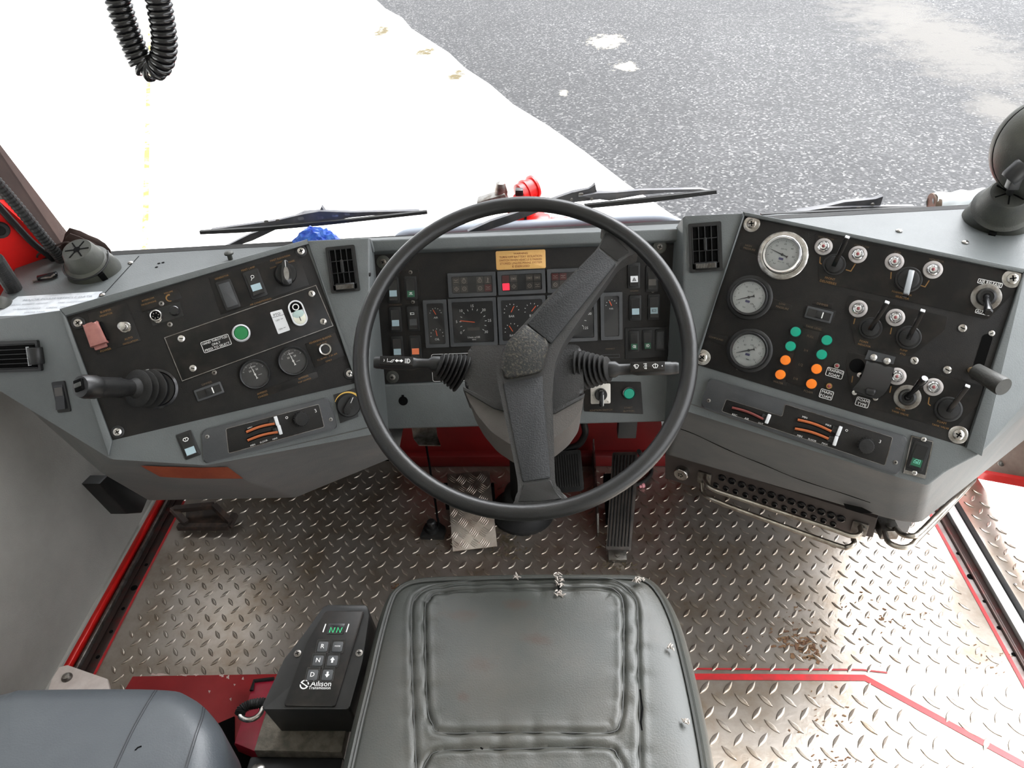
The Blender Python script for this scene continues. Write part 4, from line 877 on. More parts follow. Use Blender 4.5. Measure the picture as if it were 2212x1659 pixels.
def rocker(pl, px, py, label, w=.024, h=.046, rot=0, lens='bluelens', up=True, sym=None, symc='white', group=None, lenspos=0, blank=False, off=.0):
    t = thing('rocker_switch' if not blank else 'blanking_plug', label, 'switch' if not blank else 'blanking plug', pl.M(px, py, off, rot), group)
    m = MB(); m.prism(rr(w, h, .0025), -.001, .003, .0010); m2 = rr(w*.72, h*.80, .0015); obj('bezel', m, 'black', t)
    a, b = w*.35, h*.39
    m = MB()
    if blank: m.prism(rr(w*.74, h*.82, .0015), .0, .0042, .0008); obj('cover', m, 'heat', t); return t
    s = 1 if up else -1
    prof = [(-b, .002), (-b, .0085 if s > 0 else .0035), (0, .0050), (b, .0035 if s > 0 else .0085), (b, .002)]
    vs = [(x, y, z) for x in (-a, a) for y, z in prof]; n = 5
    m.raw(vs, [tuple(range(n)), tuple(range(2*n-1, n-1, -1))]+[(i, i+1, n+i+1, n+i) for i in range(n-1)]+[(0, n, 2*n-1, n-1)])
    k = obj('rocker', m, 'gloss', t)
    if lens:
        y0, y1 = (-b*.62, -b*.02) if lenspos == 0 else (b*.1, b*.8) if lenspos == 1 else (-b*.92, -b*.25)
        def zz(y): return .0050+(-y/b)*(.0035 if s > 0 else -.0015) if y < 0 else .0050+(y/b)*(-.0015 if s > 0 else .0035)
        e = .0006; q = [(-a*.86, y0), (a*.86, y0), (a*.86, y1), (-a*.86, y1)]
        m = MB(); m.raw([(x, y, zz(y)+e) for x, y in q]+[(x, y, zz(y)-.001) for x, y in q], [(0, 1, 2, 3), (0, 1, 5, 4), (1, 2, 6, 5), (2, 3, 7, 6), (3, 0, 4, 7)]); l = obj('lens', m, lens, k)
    if sym:
        ys, kind = sym; c = w*.19; m = MB(); z = .0050+abs(ys/b)*.004+.0012; u_ = c/10
        def L(p, wd=1.3, cl=False): m.line([(x*u_, ys+y*u_) for x, y in p], wd*u_, z, cl)
        if kind == 'lamp': L([(-7, 3), (7, 3)]); L([(-4, 2), (4, 2), (2.5, 0), (-2.5, 0)], 1.6, True); [L([(i*2.2, -2), (i*4, -8)]) for i in (-2, -1, 0, 1, 2)]
        elif kind == 'headlamp': L([(0, 7), (5, 6), (8, 0), (5, -6), (0, -7)], 2, True); [L([(-9, 6-4*i), (-2, 6-4*i)], 1.8) for i in range(4)]
        elif kind == 'foglamp': L([(0, 7), (-5, 6), (-8, 0), (-5, -6), (0, -7)], 2, True); [L([(2, 6-4*i), (9, 4-4*i)], 1.8) for i in range(4)]; L([(5.5, 8), (5.5, -9)], 1.2)
        elif kind == 'hazard': L([(-8, -6), (8, -6), (0, 8)], 1.8, True); L([(-4, -3.5), (4, -3.5), (0, 3)], 1.4, True)
        elif kind == 'wiper': L([(-9, 1), (-6, 6), (6, 6), (9, 1), (4, -5), (-4, -5)], 2.2, True); L([(0, 8), (0, -3)], 1.6)
        elif kind == 'box': L([(-7, -4), (7, -4), (7, 4), (-7, 4)], 1.6, True); L([(-9, -6), (-9, 6)], 1.2)
        elif kind == 'window': L([(-9, -6), (-9, 0), (-4, 7), (9, 7), (9, -6)], 1.6, True); L([(-9, 0), (9, 0)], 1.4); L([(-4, -3), (4, -3)], 1.8); L([(3, 6), (3, 1)], 1.4)
        elif kind == 'search': L([(0+5*math.cos(i*.7), 3+5*math.sin(i*.7)) for i in range(9)], 1.5, True); L([(-3, -1), (-8, -8)], 1.5)
        obj('symbol', m, symc, k)
    return t
def round_gauge(pl, px, py, label, rf, rb, h, bez, flange, dial='dial', ink='ink', a0=225, a1=-45, na=190, nums=(), sub=(), ticks=40, logo=True, needle='ink', rd=None, group=None, name='pressure_gauge', cat='gauge'):
    t = thing(name, label, cat, pl.M(px, py), group); rd = rd or rb*.84
    if rf: m = MB(); m.lathe([(rf, 0), (rf, .002), (rf*.96, .0035), (rb*1.02, .004), (rb*1.02, 0)], 48); obj('flange', m, flange, t)
    m = MB(); m.lathe([(rb, 0), (rb, h-.003), (rb*.985, h-.001), (rb*.95, h), (rd*1.03, h-.001), (rd, h-.004), (rd, h-.008)], 48); obj('bezel', m, bez, t)
    m = MB(); m.lathe([(rd*1.01, h-.009), (rd*1.01, h-.0075), (0, h-.0075)], 48); d = obj('dial', m, dial, t)
    z = h-.0071; m = MB(); A = lambda f: math.radians(a0+(a1-a0)*f)
    for i in range(ticks+1):
        a = A(i/ticks); k = .80 if i % 5 == 0 else .86; m.line([(rd*.92*math.cos(a), rd*.92*math.sin(a)), (rd*k*math.cos(a), rd*k*math.sin(a))], rd*.022 if i % 5 == 0 else rd*.012, z)
    for i, s in enumerate(nums):
        a = A(i/(len(nums)-1)); m.text(s, rd*.68*math.cos(a), rd*.68*math.sin(a), h=rd*.11, z=z)
    for s, x, y, w in sub: m.text(s, x*rd, y*rd, w=w*rd, z=z)
    obj('scale', m, ink, d)
    if logo: m = MB(); m.box(-rd*.14, rd*.14, -rd*.34, -rd*.20, z-.0002, z+.0001); obj('maker_mark', m, 'inkblue', d)
    a = math.radians(na); c, s = math.cos(a), math.sin(a); m = MB(); X = T(0, 0, h-.006) @ RZ(a)
    m.prism([(-rd*.30, -rd*.035), (0, -rd*.035), (rd*.80, -rd*.008), (rd*.80, rd*.008), (0, rd*.035), (-rd*.30, rd*.035)], 0, .0006, 0, X); m.prism(ccw([(-rd*.20, 0), (-rd*.36, rd*.09), (-rd*.36, -rd*.09)]), 0, .0007, 0, X); m.lathe([(rd*.08, -.001), (rd*.08, .001), (0, .0012)], 14, X); obj('needle', m, needle, t)
    m = MB(); m.lathe([(rd*1.005, h-.0045), (rd*1.005, h-.0040), (0, h-.0040)], 32); obj('glass', m, 'gpane', t); return t
def push(pl, px, py, r, label, ring='chrome', lens='green', h=.008, rr_=.72, group=None, name='push_button'):
    t = thing(name, label, 'button', pl.M(px, py), group)
    m = MB(); m.lathe([(r, 0), (r, h*.5), (r*.95, h*.8), (r*.84, h), (r*rr_*1.04, h*.9), (r*rr_, h*.5)], 32); obj('collar', m, ring, t)
    m = MB(); m.lathe([(r*rr_, 0), (r*rr_, h*.75), (r*rr_*.92, h*.92), (r*rr_*.5, h*.95), (0, h*.95)], 28); obj('lens', m, lens, t); return t
def lamp(pl, px, py, label, r=.0145, group='round clear indicator lamps on the right console'):
    t = thing('indicator_lamp', label, 'indicator lamp', pl.M(px, py), group)
    m = MB(); m.lathe([(r, 0), (r, .0016), (r*.93, .0026), (r*.70, .003), (r*.62, .0022)], 32); obj('flange', m, 'lampring', t)
    m = MB(); m.lathe([(r*.62, .002), (r*.62, .006), (r*.52, .0075), (r*.44, .0065), (r*.36, .009), (0, .0095)], 28); l = obj('collar', m, 'chrome', t)
    m = MB(); m.lathe([(r*.19, .009), (r*.19, .0105), (r*.12, .0120), (0, .0125)], 18); obj('core', m, 'lampred', t)
    m = MB(); m.lathe([(r*.60, .006), (r*.57, .010), (r*.42, .0142), (r*.2, .0165), (0, .017)], 24); obj('lens', m, 'clear', t); return t
def lever(pl, base, tip, hh, label, group='paddle levers on the right console', rb=.0185, w=.0075):
    t = thing('paddle_lever', label, 'lever switch', pl.M(*base), group); I = pl.M(*base).inverted()
    m = MB(); m.lathe([(rb, 0), (rb, .0025), (rb*.93, .0038), (rb*.80, .0040), (rb*.78, .003)], 32); obj('collar', m, 'black', t)
    m = MB(); m.lathe([(rb*.79, .001), (rb*.79, .006), (rb*.72, .0085), (rb*.3, .011), (0, .0115)], 28); obj('hub', m, 'rubber', t)
    e = I @ pl.at(*tip, hh); s = V((e.x*.02, e.y*.02-.004, .008)); X = aim(s, e, (1, 0, 0)); L_ = (e-s).length
    m = MB(); m.box(-w/2, w/2, -.003, .003, 0, L_-.002, .001, X); b = obj('paddle', m, 'gloss', t)
    m = MB(); m.box(-w/2+.0003, w/2-.0003, -.0027, .0027, L_-.002, L_, .0006, X); obj('tip', m, 'offwhite', b); return t
def toggle(pl, base, tip, hh, label, rb=.0185, name='toggle_switch', group=None, ring='dullsteel'):
    t = thing(name, label, 'toggle switch', pl.M(*base), group); I = pl.M(*base).inverted()
    m = MB(); m.lathe([(rb, 0), (rb, .002), (rb*.9, .003), (rb*.66, .003)], 32); obj('collar', m, ring, t)
    m = MB(); m.lathe([(rb*.68, .0), (rb*.68, .006), (rb*.6, .010), (rb*.45, .011), (rb*.43, .008), (0, .008)], 6 if False else 28); obj('nut', m, 'gloss', t)
    e = I @ pl.at(*tip, hh); s = V((0, 0, .007)); d = e-s; X = aim(s, e); L_ = d.length
    m = MB(); m.lathe([(.004, 0), (.0045, .002), (.0038, L_*.3), (.0062, L_*.75), (.0066, L_*.95), (.005, L_), (0, L_)], 18, X); m.lathe([(.006, .004), (.0055, .009), (.003, .012), (0, .0125)], 16); obj('bat', m, 'gloss', t); return t
def dimmer(pl, px, py, label, w=.046, h=.020):
    t = thing('dimmer_switch', label, 'slide switch', pl.M(px, py)); m = MB(); m.prism(rr(w, h, .002), 0, .005, .0015); b = obj('body', m, 'heat', t)
    m = MB(); m.prism(rr(w*.86, h*.62, .001), .005, .0054); obj('track', m, 'gloss', b)
    m = MB(); m.prism(rr(w*.26, h*.55, .001), .005, .011, .001, T(w*.03, 0, 0)); k = obj('thumb', m, 'black', t)
    m = MB(); m.prism(rr(w*.04, h*.5, .0004), .0105, .0116, 0, T(w*.145, 0, 0)); obj('mark', m, 'white', k); return t
def vent(pl, quad, label, cols=5, rows=4, horiz=False):
    q = pl.quad(quad); c = sum(q, V((0, 0)))/4; p = pl.o+pl.u*c.x+pl.v*c.y
    ux = (q[1]-q[0]+q[2]-q[3])/2; a = math.atan2(ux.y, ux.x); w = ux.length; h = ((q[0]-q[3]+q[1]-q[2])/2).length
    M_ = pl.M(None, None) @ T(c.x, c.y, 0) @ RZ(a); t = thing('air_vent', label, 'vent', M_)
    fr = .17*min(w, h); m = MB(); m.ring(rr(w, h, .003), rr(w-2*fr*.55, h-2*fr*.55, .002), -.001, .005); obj('frame', m, 'black', t)
    m = MB(); m.prism(rr(w-fr, h-fr, .002), .0, .0012); obj('recess', m, 'dark', t)
    iw, ih = w-1.4*fr, h-(1.4*fr if horiz else 2.2*fr); oy = 0 if horiz else fr*.5
    for i in range(cols if not horiz else 0): x = -iw/2+iw*i/(cols-1); m = MB(); m.box(x-.0008, x+.0008, oy-ih/2, oy+ih/2, .001, .0052, .0003); obj('louvre', m, 'black', t)
    for j in range(rows): y = oy-ih/2+ih*j/(rows-1); m = MB(); m.box(-iw/2, iw/2, y-.0007, y+.0007, .001, .0046, .0003); obj('louvre', m, 'black', t)
    if not horiz:
        m = MB(); m.box(-.003, .003, oy-.012, oy+.012, .005, .012, .002); obj('tab', m, 'black', t)
        m = MB(); X = T(0, -h/2+fr*1.05, .003) @ RY(PI/2); m.lathe([(.007, -iw*.42), (.0075, -iw*.40), (.0075, iw*.40), (.007, iw*.42)], 20, X); th_ = obj('thumbwheel', m, 'black', t)
        m = MB()
        for k in range(13): x = -iw*.36+iw*.72*k/12; m.box(x-.0006, x+.0006, -h/2+fr*1.05-.004, -h/2+fr*1.05+.004, .009, .0112)
        obj('knurl', m, 'dullsteel', th_)
    else:
        X = T(iw/2, 0, .004) @ RX(PI/2); m = MB(); m.lathe([(.011, -.014), (.012, -.012), (.012, .012), (.011, .014)], 24, X); th_ = obj('thumbwheel', m, 'black', t)
        m = MB()
        for k in range(14): y = -.015+.030*k/13; m.box(iw/2-.0125, iw/2-.0105, y-.0006, y+.0006, .006, .0105)
        obj('knurl', m, 'offwhite', th_)
    return t
def heater_panel(pl, quad, inner, label, sliders, knob, screws, words, fan=(), step=None):
    t = thing('heater_control', label, 'heater control', pl.M()); m = MB(); m.prism(rnd(ccw(pl.quad(quad)), .008), -.001, .0055, .0025, seg=3); f = obj('fascia', m, 'heat', t)
    m = MB(); qi = rnd(ccw(pl.quad(inner)), .003); m.prism(qi, .005, .0058, .0001); i_ = obj('recess', m, 'panel', f)
    m = MB(); m.line(qi, .0009, .0061, True); obj('recess_edge', m, 'dullsteel', f)
    for (a, b, cap, mt) in sliders:
        A_, B_ = pl.l3(*a), pl.l3(*b); d = B_-A_; nrm = V((-d.y, d.x, 0)).normalized(); s = thing_part('slider', t)
        path = [A_+d*(k/10)+nrm*(.045*d.length*math.sin(PI*k/10))+V((0, 0, .0068)) for k in range(11)]
        m = MB(); m.tube([p+V((0, 0, -.0012)) for p in path], .0042, 8, flat=1.0); sl = obj('slot', m, 'dark', t)
        m = MB(); m.tube([p+V((0, 0, .0012)) for p in path], .0026, 8); obj('strip', m, mt, sl)
        c = pl.loc(*cap); X = T(c.x, c.y, 0) @ RZ(math.atan2(d.y, d.x)); m = MB(); m.box(-.003, .003, -.0085, .0085, .005, .013, .0012, X); cp = obj('slider_cap', m, 'offwhite', t)
        m = MB(); m.box(-.012, -.003, -.006, .006, .005, .009, .001, X); obj('slider_arm', m, 'gloss', cp)
    c = pl.loc(*knob); X = T(c.x, c.y, 0); m = MB()
    m.lathe([(.0125, .005), (.0128, .012), (.0122, .024), (.0112, .0265), (0, .0272)], 24, X); k = obj('knob', m, 'rubber', t)
    m = MB()
    for n in range(20): a = n*PI/10; m.box(.0122, .0134, -.0009, .0009, .007, .022, 0, X @ RZ(a))
    obj('knurl', m, 'black', k)
    for p in screws: screw(pl, t, *p, r=.0035, mt='dullsteel', z=.0055)
    legend(pl, t, words, .0064)
    return t
def thing_part(n, t): return None
# ================================================================ left console instruments
for p in ((169, 698), (254, 933), (650, 543), (755, 807)): screw(PL, left, *p, r=.0065, z=.0008, washer=.0105, wm='black')
plate(PL, left, [(190, 678), (274, 654), (305, 736), (210, 765)], [('BUMPER', 229, 672, 24, 'yellow'), ('MONITOR', 230, 680, 28, 'yellow'), ('POWER', 229, 756, 24, 'yellow'), ('AUTO', 278, 731, 18, 'yellow'), ('OSCILLATION', 282, 739, 34, 'yellow')])
t = thing('guarded_switch', 'faded red flip-up guard over a switch on the left console', 'switch', PL.M(208, 722)); t0_ = 0
m = MB(); m.prism(ccw([V((-.013, -.020)), (.013, -.020), (.011, .018), (.004, .015), (-.004, .015), (-.011, .018)]), .003, .022, .003); g_ = obj('guard', m, 'guard', t)
m = MB(); m.box(-.010, .010, -.026, -.018, .003, .010, .002); obj('hinge', m, 'guard', g_); m = MB(); m.box(.012, .016, -.016, .016, .001, .012, .001); obj('side_spring', m, 'dark', t)
t = toggle(PL, (270, 707), (262, 704), .020, 'tiny chrome toggle for auto oscillation beside the red guard', .0095); [setattr(c.data, 'materials', c.data.materials) for c in ()]
for c in t.children: c.data.materials[0] = G['steel']
plate(PL, left, [(299, 648), (384, 623), (393, 644), (307, 675)], [('INTERCOM', 320, 647, 27, 'yellow'), ('MICROPHONE', 322, 655, 33, 'yellow'), ('VOLUME', 364, 632, 20, 'yellow')])
m = MB(); c = PL.loc(367, 644); pts = [(c.x+.0055*math.cos(a), c.y+.0055*math.sin(a)) for a in [1.2+i*.28 for i in range(14)]]
for i in range(13): m.line(pts[i:i+2], .0012+.0018*(1-i/13), .0024)
obj('volume_mark', m, 'yellow', lpan)
onpl(PL, left, 'socket_recess', [(319, 674), (389, 652), (397, 682), (330, 704)], .0006, .0014, 'gloss')
for p in ((349, 656), (367, 701), (463, 805)): screw(PL, left, *p, r=.0042, mt='dullsteel', z=.0012, name='rivet')
t = thing('microphone_socket', 'round chrome six-pin microphone socket on the left console', 'socket', PL.M(338, 683))
m = MB(); m.prism(rnd([V((-.009, .004)), V((0, .012)), V((.009, .004)), (.007, -.008), (0, -.014), (-.007, -.008)], .004), 0, .003, .001); m.lathe([(.0095, .003), (.0095, .012), (.0085, .013), (.0075, .0125), (.0075, .009)], 28); obj('shell', m, 'steel', t)
m = MB(); m.lathe([(.0076, .003), (.0076, .0105), (0, .0105)], 24); ins = obj('insert', m, 'dark', t); m = MB()
for k in range(6): m.lathe([(.0011, .0105), (.0011, .0112), (0, .0113)], 8, T(.0045*math.cos(k*1.047), .0045*math.sin(k*1.047), 0))
obj('pins', m, 'dullsteel', ins)
def knob(pl, px, py, r, h, label, mt='gloss', name='knob', cat='knob', pointer=None, rot=0):
    t = thing(name, label, cat, pl.M(px, py, 0, rot)); m = MB(); m.lathe([(r, 0), (r, h*.5), (r*.93, h*.9), (r*.8, h), (0, h)], 28); obj('body', m, mt, t); return t
knob(PL, 377, 672, .0085, .010, 'small glossy black volume knob right of the microphone socket')
gp = plate(PL, left, [(451, 600), (643, 546), (668, 616), (477, 680)], [('GENERATOR', 479, 599, 31, 'yellow'), ('MAST LAMP', 536, 581, 30, 'yellow'), ('MAST ELEVATION', 605, 558, 44, 'yellow'), ('CONTROL', 607, 566, 24, 'yellow'), ('DOWN', 590, 578, 13, 'yellow'), ('RAISE', 630, 565, 13, 'yellow'), ('AIR CONDITIONING', 563, 652, 48, 'yellow')])
rocker(PL, 493, 637, 'blank black switch plug under the GENERATOR legend', .026, .052, blank=True, off=.0018)
rocker(PL, 551, 614, 'rocker switch with pale lens under the MAST LAMP legend', .028, .050, sym=(.011, 'search'), off=.0018)
def rotary(pl, px, py, r, h, label, rot, blade='gloss', bl=None, bw=None):
    t = thing('rotary_switch', label, 'rotary switch', pl.M(px, py, 0, rot)); bl = bl or r*1.25; bw = bw or r*.42
    m = MB(); m.lathe([(r, 0), (r, h*.35), (r*.92, h*.45), (0, h*.45)], 32); obj('base', m, 'black', t)
    m = MB(); m.prism(rnd([V((-bw, -bl)), V((bw, -bl)), V((bw*1.05, 0)), V((bw*.5, bl)), V((-bw*.5, bl)), V((-bw*1.05, 0))], r*.3), 0, h, .002); b = obj('handle', m, blade, t)
    m = MB(); m.line([(0, bl*.3), (0, bl*.95)], .001, h+.0003); obj('pointer_line', m, 'white', b); return t
t = rotary(PL, 617, 593, .019, .026, 'black rotary knob with a pale insert under the MAST ELEVATION legend', -.25, bl=.022, bw=.0085)
m = MB(); m.prism([(.0045*math.cos(a), -.002+.012*math.sin(a)) for a in [i*PI/10 for i in range(20)]], .0258, .0268); obj('insert', m, 'dullsteel', t)
# PTO sub-panel
sub = onpl(PL, left, 'sub_panel', [(355, 729), (683, 615), (721, 705), (393, 825)], 0, .0030, 'plate', .0003)
m = MB(); m.line(PL.quad([(356, 730), (682, 617), (719, 704), (394, 823)]), .0012, .0034, True); obj('edge_line', m, 'dullsteel', sub)
for p in ((392, 732), (417, 796), (673, 635), (698, 695)): screw(PL, left, *p, r=.0058, cross=False, z=.003)
P3 = PL.off(.003)
mplate(P3, sub, 467, 742, .049, .021, ['HAND THROTTLES', 'ONLY', 'PRESS TO SELECT'], z=.0036)
push(P3, 521, 720, .0155, 'round green push button in a white collar on the left console', 'offwhite', 'greend', .010, .76)
o = onpl(P3, sub, 'pto_label', [(583, 675), (609, 668), (627, 713), (601, 722)], .002, .0037, 'offwhite', r=.002, label='white PTO label'); 
legend(P3, o, [('PTO', 598, 679, 15, 'ink'), ('OFF', 600, 692, 9, 'ink'), ('ON', 606, 711, 8, 'ink')], .0041)
m = MB(); m.line(PL.quad([(588, 687), (613, 680)]), .0007, .0041); m.line(PL.quad([(606, 690), (611, 688)]), .0007, .0041); m.line(PL.quad([(612, 709), (617, 707)]), .0007, .0041); obj('rules', m, 'ink', o)
t = thing('double_push_button', 'oval white double push button marked O and I beside the PTO label', 'button', P3.M(643, 677)); w_, h_ = .027, .047
m = MB(); m.prism(rr(w_, h_, w_*.5, n=8), 0, .007, .003, seg=3); m.ring(rr(w_*.98, h_*.99, w_*.49, n=8), rr(w_*.80, h_*.89, w_*.4, n=8), .004, .0085); obj('frame', m, 'offwhite', t)
hs = [V((p.x, p.y)) for p in rr(w_*.78, h_*.87, w_*.39, n=8)]
m = MB(); m.prism([(w_*.39, .004)]+[p for p in hs if p.y > .004]+[(-w_*.39, .004)], .006, .0085, .0004); b = obj('off_button', m, 'dark', t); m = MB(); m.ring(circ(.0060, 24, 0, .011), circ(.0043, 24, 0, .011), .0085, .0090); obj('symbol', m, 'white', b)
m = MB(); m.prism([(w_*.38*math.cos(a), -.002+.007*math.sin(a)) for a in [i*PI/12 for i in range(24)]], .006, .0088, .001); obj('lamp_lens', m, mat('pale_green_lens', (170, 190, 186), .3), t)
m = MB(); m.prism([(-w_*.39, -.004)]+[p for p in hs if p.y < -.004]+[(w_*.39, -.004)], .006, .0085, .0004); b = obj('on_button', m, mat('cream_button', (216, 216, 200), .4), t); m = MB(); m.line([(0, -.007), (0, -.015)], .0014, .0089); obj('symbol', m, 'ink', b)
for p, lab in (((551, 809), 'AMPERES CHASSIS legend, nearer the joystick'), ((633, 780), 'AMPERES TOP HAMPER legend, nearer the steering wheel')):
    round_gauge(PL, *p, 'small black ammeter above the '+lab, 0, .0265, .0115, 'black', None, 'dialblack', 'white', 150, 30, 97, (), (('AMPERES', 0, .62, .5), ('CHARGE', .35, -.12, .3), ('50  0  50', 0, .35, .7)), 20, False, 'white', .0225, 'two ammeters on the left console', 'ammeter')
m = MB()
plate(PL, left, [(558, 845), (655, 810), (684, 803), (688, 815), (660, 826), (556, 864)], [('AMPERES', 566, 848, 23, 'yellow'), ('CHASSIS', 568, 855, 22, 'yellow'), ('AMPERES', 655, 815, 23, 'yellow'), ('TOP HAMPER', 658, 822, 30, 'yellow')], z=.0012)
plate(PL, left, [(659, 743), (724, 718), (745, 769), (680, 794)], [('REVERSING BLEEPER', 692, 734, 50, 'yellow'), ('CUT OUT', 695, 742, 22, 'yellow'), ('11.30 PM - 7.30 AM', 707, 771, 44, 'yellow'), ('ONLY', 710, 779, 14, 'yellow')])
push(PL, 702, 755, .0125, 'small black push button in a chrome ring under REVERSING BLEEPER CUT OUT', 'steel', 'black', .007, .62)
plate(PL, left, [(416, 842), (472, 822), (484, 850), (428, 872)], (), 'panel', .0012); legend(PL, left, [('DIMMER', 447, 828, 23, 'faint')], .0016)
dimmer(PL, 452, 846, 'black sliding dimmer switch below the PTO panel on the left console', .046, .021)
# joystick
t = thing('joystick', 'black joystick lever with ribbed boot on the left console', 'joystick', PL.M(338, 840)); I = t.matrix_world.inverted()
A_ = V((0, 0, 0)); tip = I @ PL.at(172, 835, .115); ax = tip.normalized(); X = aim((0, 0, .0), tip, (0, 1, 0)); L_ = tip.length
m = MB(); m.lathe([(.034, 0), (.034, .003), (.030, .005), (.028, .002)], 36); obj('collar', m, 'gloss', t)
def disc(s, r, w=.0035): return [(r*.55, s-w*1.6), (r*.96, s-w*.5), (r, s), (r*.96, s+w*.4), (r*.55, s+w*1.2)]
bt = [I @ PL.at(330, 839, .012), I @ PL.at(312, 838, .026), I @ PL.at(292, 838, .040)]
m = MB(); prof = [(.024, 0)]
for s, r in ((.012, .033), (.026, .031), (.040, .031)): prof += disc(s, r)
prof += [(.014, .052), (.012, .055)]; m.lathe(prof, 32, X); obj('boot', m, 'rubber', t)
m = MB(); m.lathe([(.012, .045), (.0135, .060), (.0155, .072), (.0165, .075), (.0165, L_-.034), (.0175, L_-.030), (.0185, L_-.026), (.0185, L_-.008), (.016, L_-.001), (.010, L_), (0, L_)], 28, X); gr = obj('grip', m, 'wheel', t)
m = MB(); m.box(-.009, .009, -.008, .008, L_-.001, L_+.003, .001, X @ T(.002, 0, 0)); bb = obj('button', m, 'dark', gr); m = MB(); m.box(-.003, .004, -.007, .007, L_+.002, L_+.004, .001, X @ T(.002, 0, 0)); obj('insert', m, 'olive', bb)
m = MB()
for k in range(3): m.line(PL.quad([(314+0, 800+k*5), (322, 798+k*5)]), .0012, .0014)
m.line(PL.quad([(305, 856), (312, 862), (310, 868)]), .001, .0014); obj('position_mark', m, 'white', lpan)
# front strip, left
rocker(PL, 407, 961, 'rocker switch with wiper symbol on the lower edge of the left console', .026, .046, lens='bluelens', sym=(.010, 'wiper'), lenspos=2)
heater_panel(PL, [(436, 930), (708, 857), (730, 924), (441, 1002)], [(488, 926), (688, 873), (700, 922), (494, 979)], 'slim heater control panel with slider pair on the left console', [((532, 933), (593, 915), (597, 909), 'orangebar'), ((535, 951), (600, 933), (604, 928), 'orangebar')], (650, 905), ((448, 943), (714, 906)),
             [('MIN', 540, 924, 10, 'white'), ('MAX', 586, 911, 10, 'white'), ('MIN', 546, 961, 10, 'white'), ('FLOOR', 570, 953, 17, 'white'), ('MAX', 594, 947, 11, 'white'), ('o', 619, 902, 6, 'white'), ('3', 681, 887, 4, 'white')])
plate(PL, left, [(720, 853), (768, 838), (774, 900), (735, 914)], (), 'black', .001)
t = rotary(PL, 752, 876, .0215, .022, 'ribbed black rotary knob with yellow arc beside the steering wheel rim', -.75, 'rubber', .017, .006)
m = MB(); c = PL.loc(752, 876); pts = [(c.x+.0245*math.cos(a), c.y+.0245*math.sin(a)) for a in [2.5-i*.16 for i in range(16)]]
for i in range(15): m.line(pts[i:i+2], .001+.0035*(i/15), .0016)
obj('yellow_arc', m, mat('bright_yellow_print', (226, 184, 84), .5), lpan)
PFI = PFL
rocker(PFI, 134, 857, 'tall rocker switch alone on the outer face of the left console', .026, .052, lens='dimlens', up=True, lenspos=1)
vent(PFI, [(-45, 740), (88, 735), (91, 800), (-42, 806)], 'black air vent with horizontal slats on the outer end of the left console', 0, 6, True)
vent(PV, [(706, 536), (768, 528), (777, 629), (713, 634)], 'black upright air vent between the left console and the wheel')
PCH = Pl(f1, g1, e3)
for p in ((797, 592), (803, 757)): c = PCH.loc(*p); screw(PCH, None, *p) if False else None
for p in ((797, 592), (803, 757)):
    q = left.matrix_world.inverted() @ PCH.M(*p); m = MB(); m.lathe([(.0045, 0), (.004, .003), (0, .004)], 14, q); obj('screw', m, 'black', left)
# ---- on the shelf
def coneslots(t, X, r, z):
    m = MB()
    for k in range(6): m.box(.004, r*.82, -.0012, .0012, z, z+.0006, 0, X @ RZ(k*PI/3+.2))
    m.lathe([(.006, z), (.006, z+.0008), (0, z+.0008)], 12, X); return m
cb = atZ(204, 588, .80); ct = atZ(166, 539, .858)
t = thing('lamp_mount', 'empty conical black lamp mount on the left end of the dash', 'mount', T(*cb)); X = aim((0, 0, 0), (ct-cb), (1, 0, 0)) ; L_ = (ct-cb).length
m = MB(); m.lathe([(.047, -.004), (.0455, .004), (.040, L_*.42), (.0405, L_*.46), (.037, L_*.50), (.034, L_*.53), (.027, L_-.003), (.025, L_), (0, L_)], 40, T(0, 0, .004) @ Matrix.Shear('XY', 4, ((ct-cb).x/L_*.9, (ct-cb).y/L_*.9)) if False else T(0, 0, .0) @ X); body_ = obj('cone', m, 'olive', t)
obj('grip_slots', coneslots(t, X, .025, L_), 'dark', body_)
m = MB(); a = math.radians(-38); m.box(.037, .046, -.005, .005, L_*.08, L_*.44, .001, X @ RZ(a)); obj('slot', m, 'dark', body_)
m = MB(); m.tube([V(X @ V((.041*math.cos(a), .041*math.sin(a), L_*(.50+.05*math.sin(a))))) for a in [i*.1-2.9 for i in range(36)]], .0016, 6); obj('step_ring', m, 'black', body_)
q = atZ(170, 553, .80); q = V((q.x+.02, 1.245, .80)); t = thing('cover_lump', 'crumpled dark cover behind the conical mount', 'cover', T(*q))
m = MB(); bmesh.ops.create_icosphere(m.b, subdivisions=3, radius=1)
for v in m.b.verts: n = 1+.12*math.sin(v.co.x*5+v.co.z*3)+.08*math.sin(v.co.y*9); v.co = V((v.co.x*.052*n, v.co.y*.018*n, max(-.0, v.co.z)*.052*n))
obj('shell', m, 'brown', t)
w = [atY(x, y, Y) for x, y, Y in ((80, 556, 1.225), (84, 548, 1.225), (110, 535, 1.22), (140, 524, 1.215), (160, 527, 1.22))]; t = thing('cable', 'thin dark cable looping behind the conical mount', 'cable', T(*w[0])); m = MB(); m.tube(curve([p-w[0] for p in w]), .0018, 8); obj('sheath', m, 'brown', t)
q = atZ(104, 603, .80); t = thing('clip', 'small black spring clip lying on the left shelf of the dash', 'clip', T(*q) @ RZ(.5)); m = MB(); m.box(-.016, .018, -.005, .005, .002, .010, .002); obj('body', m, 'gloss', t); m = MB(); m.tube([(-.024, 0, .002), (-.01, -.003, .006), (.006, -.007, .005), (.014, -.004, .008)], .0022, 8); obj('wire', m, 'dullsteel', t)
q = [atZ(*p, .8012) for p in ((39, 641), (221, 630), (201, 655), (129, 680), (-20, 684))]
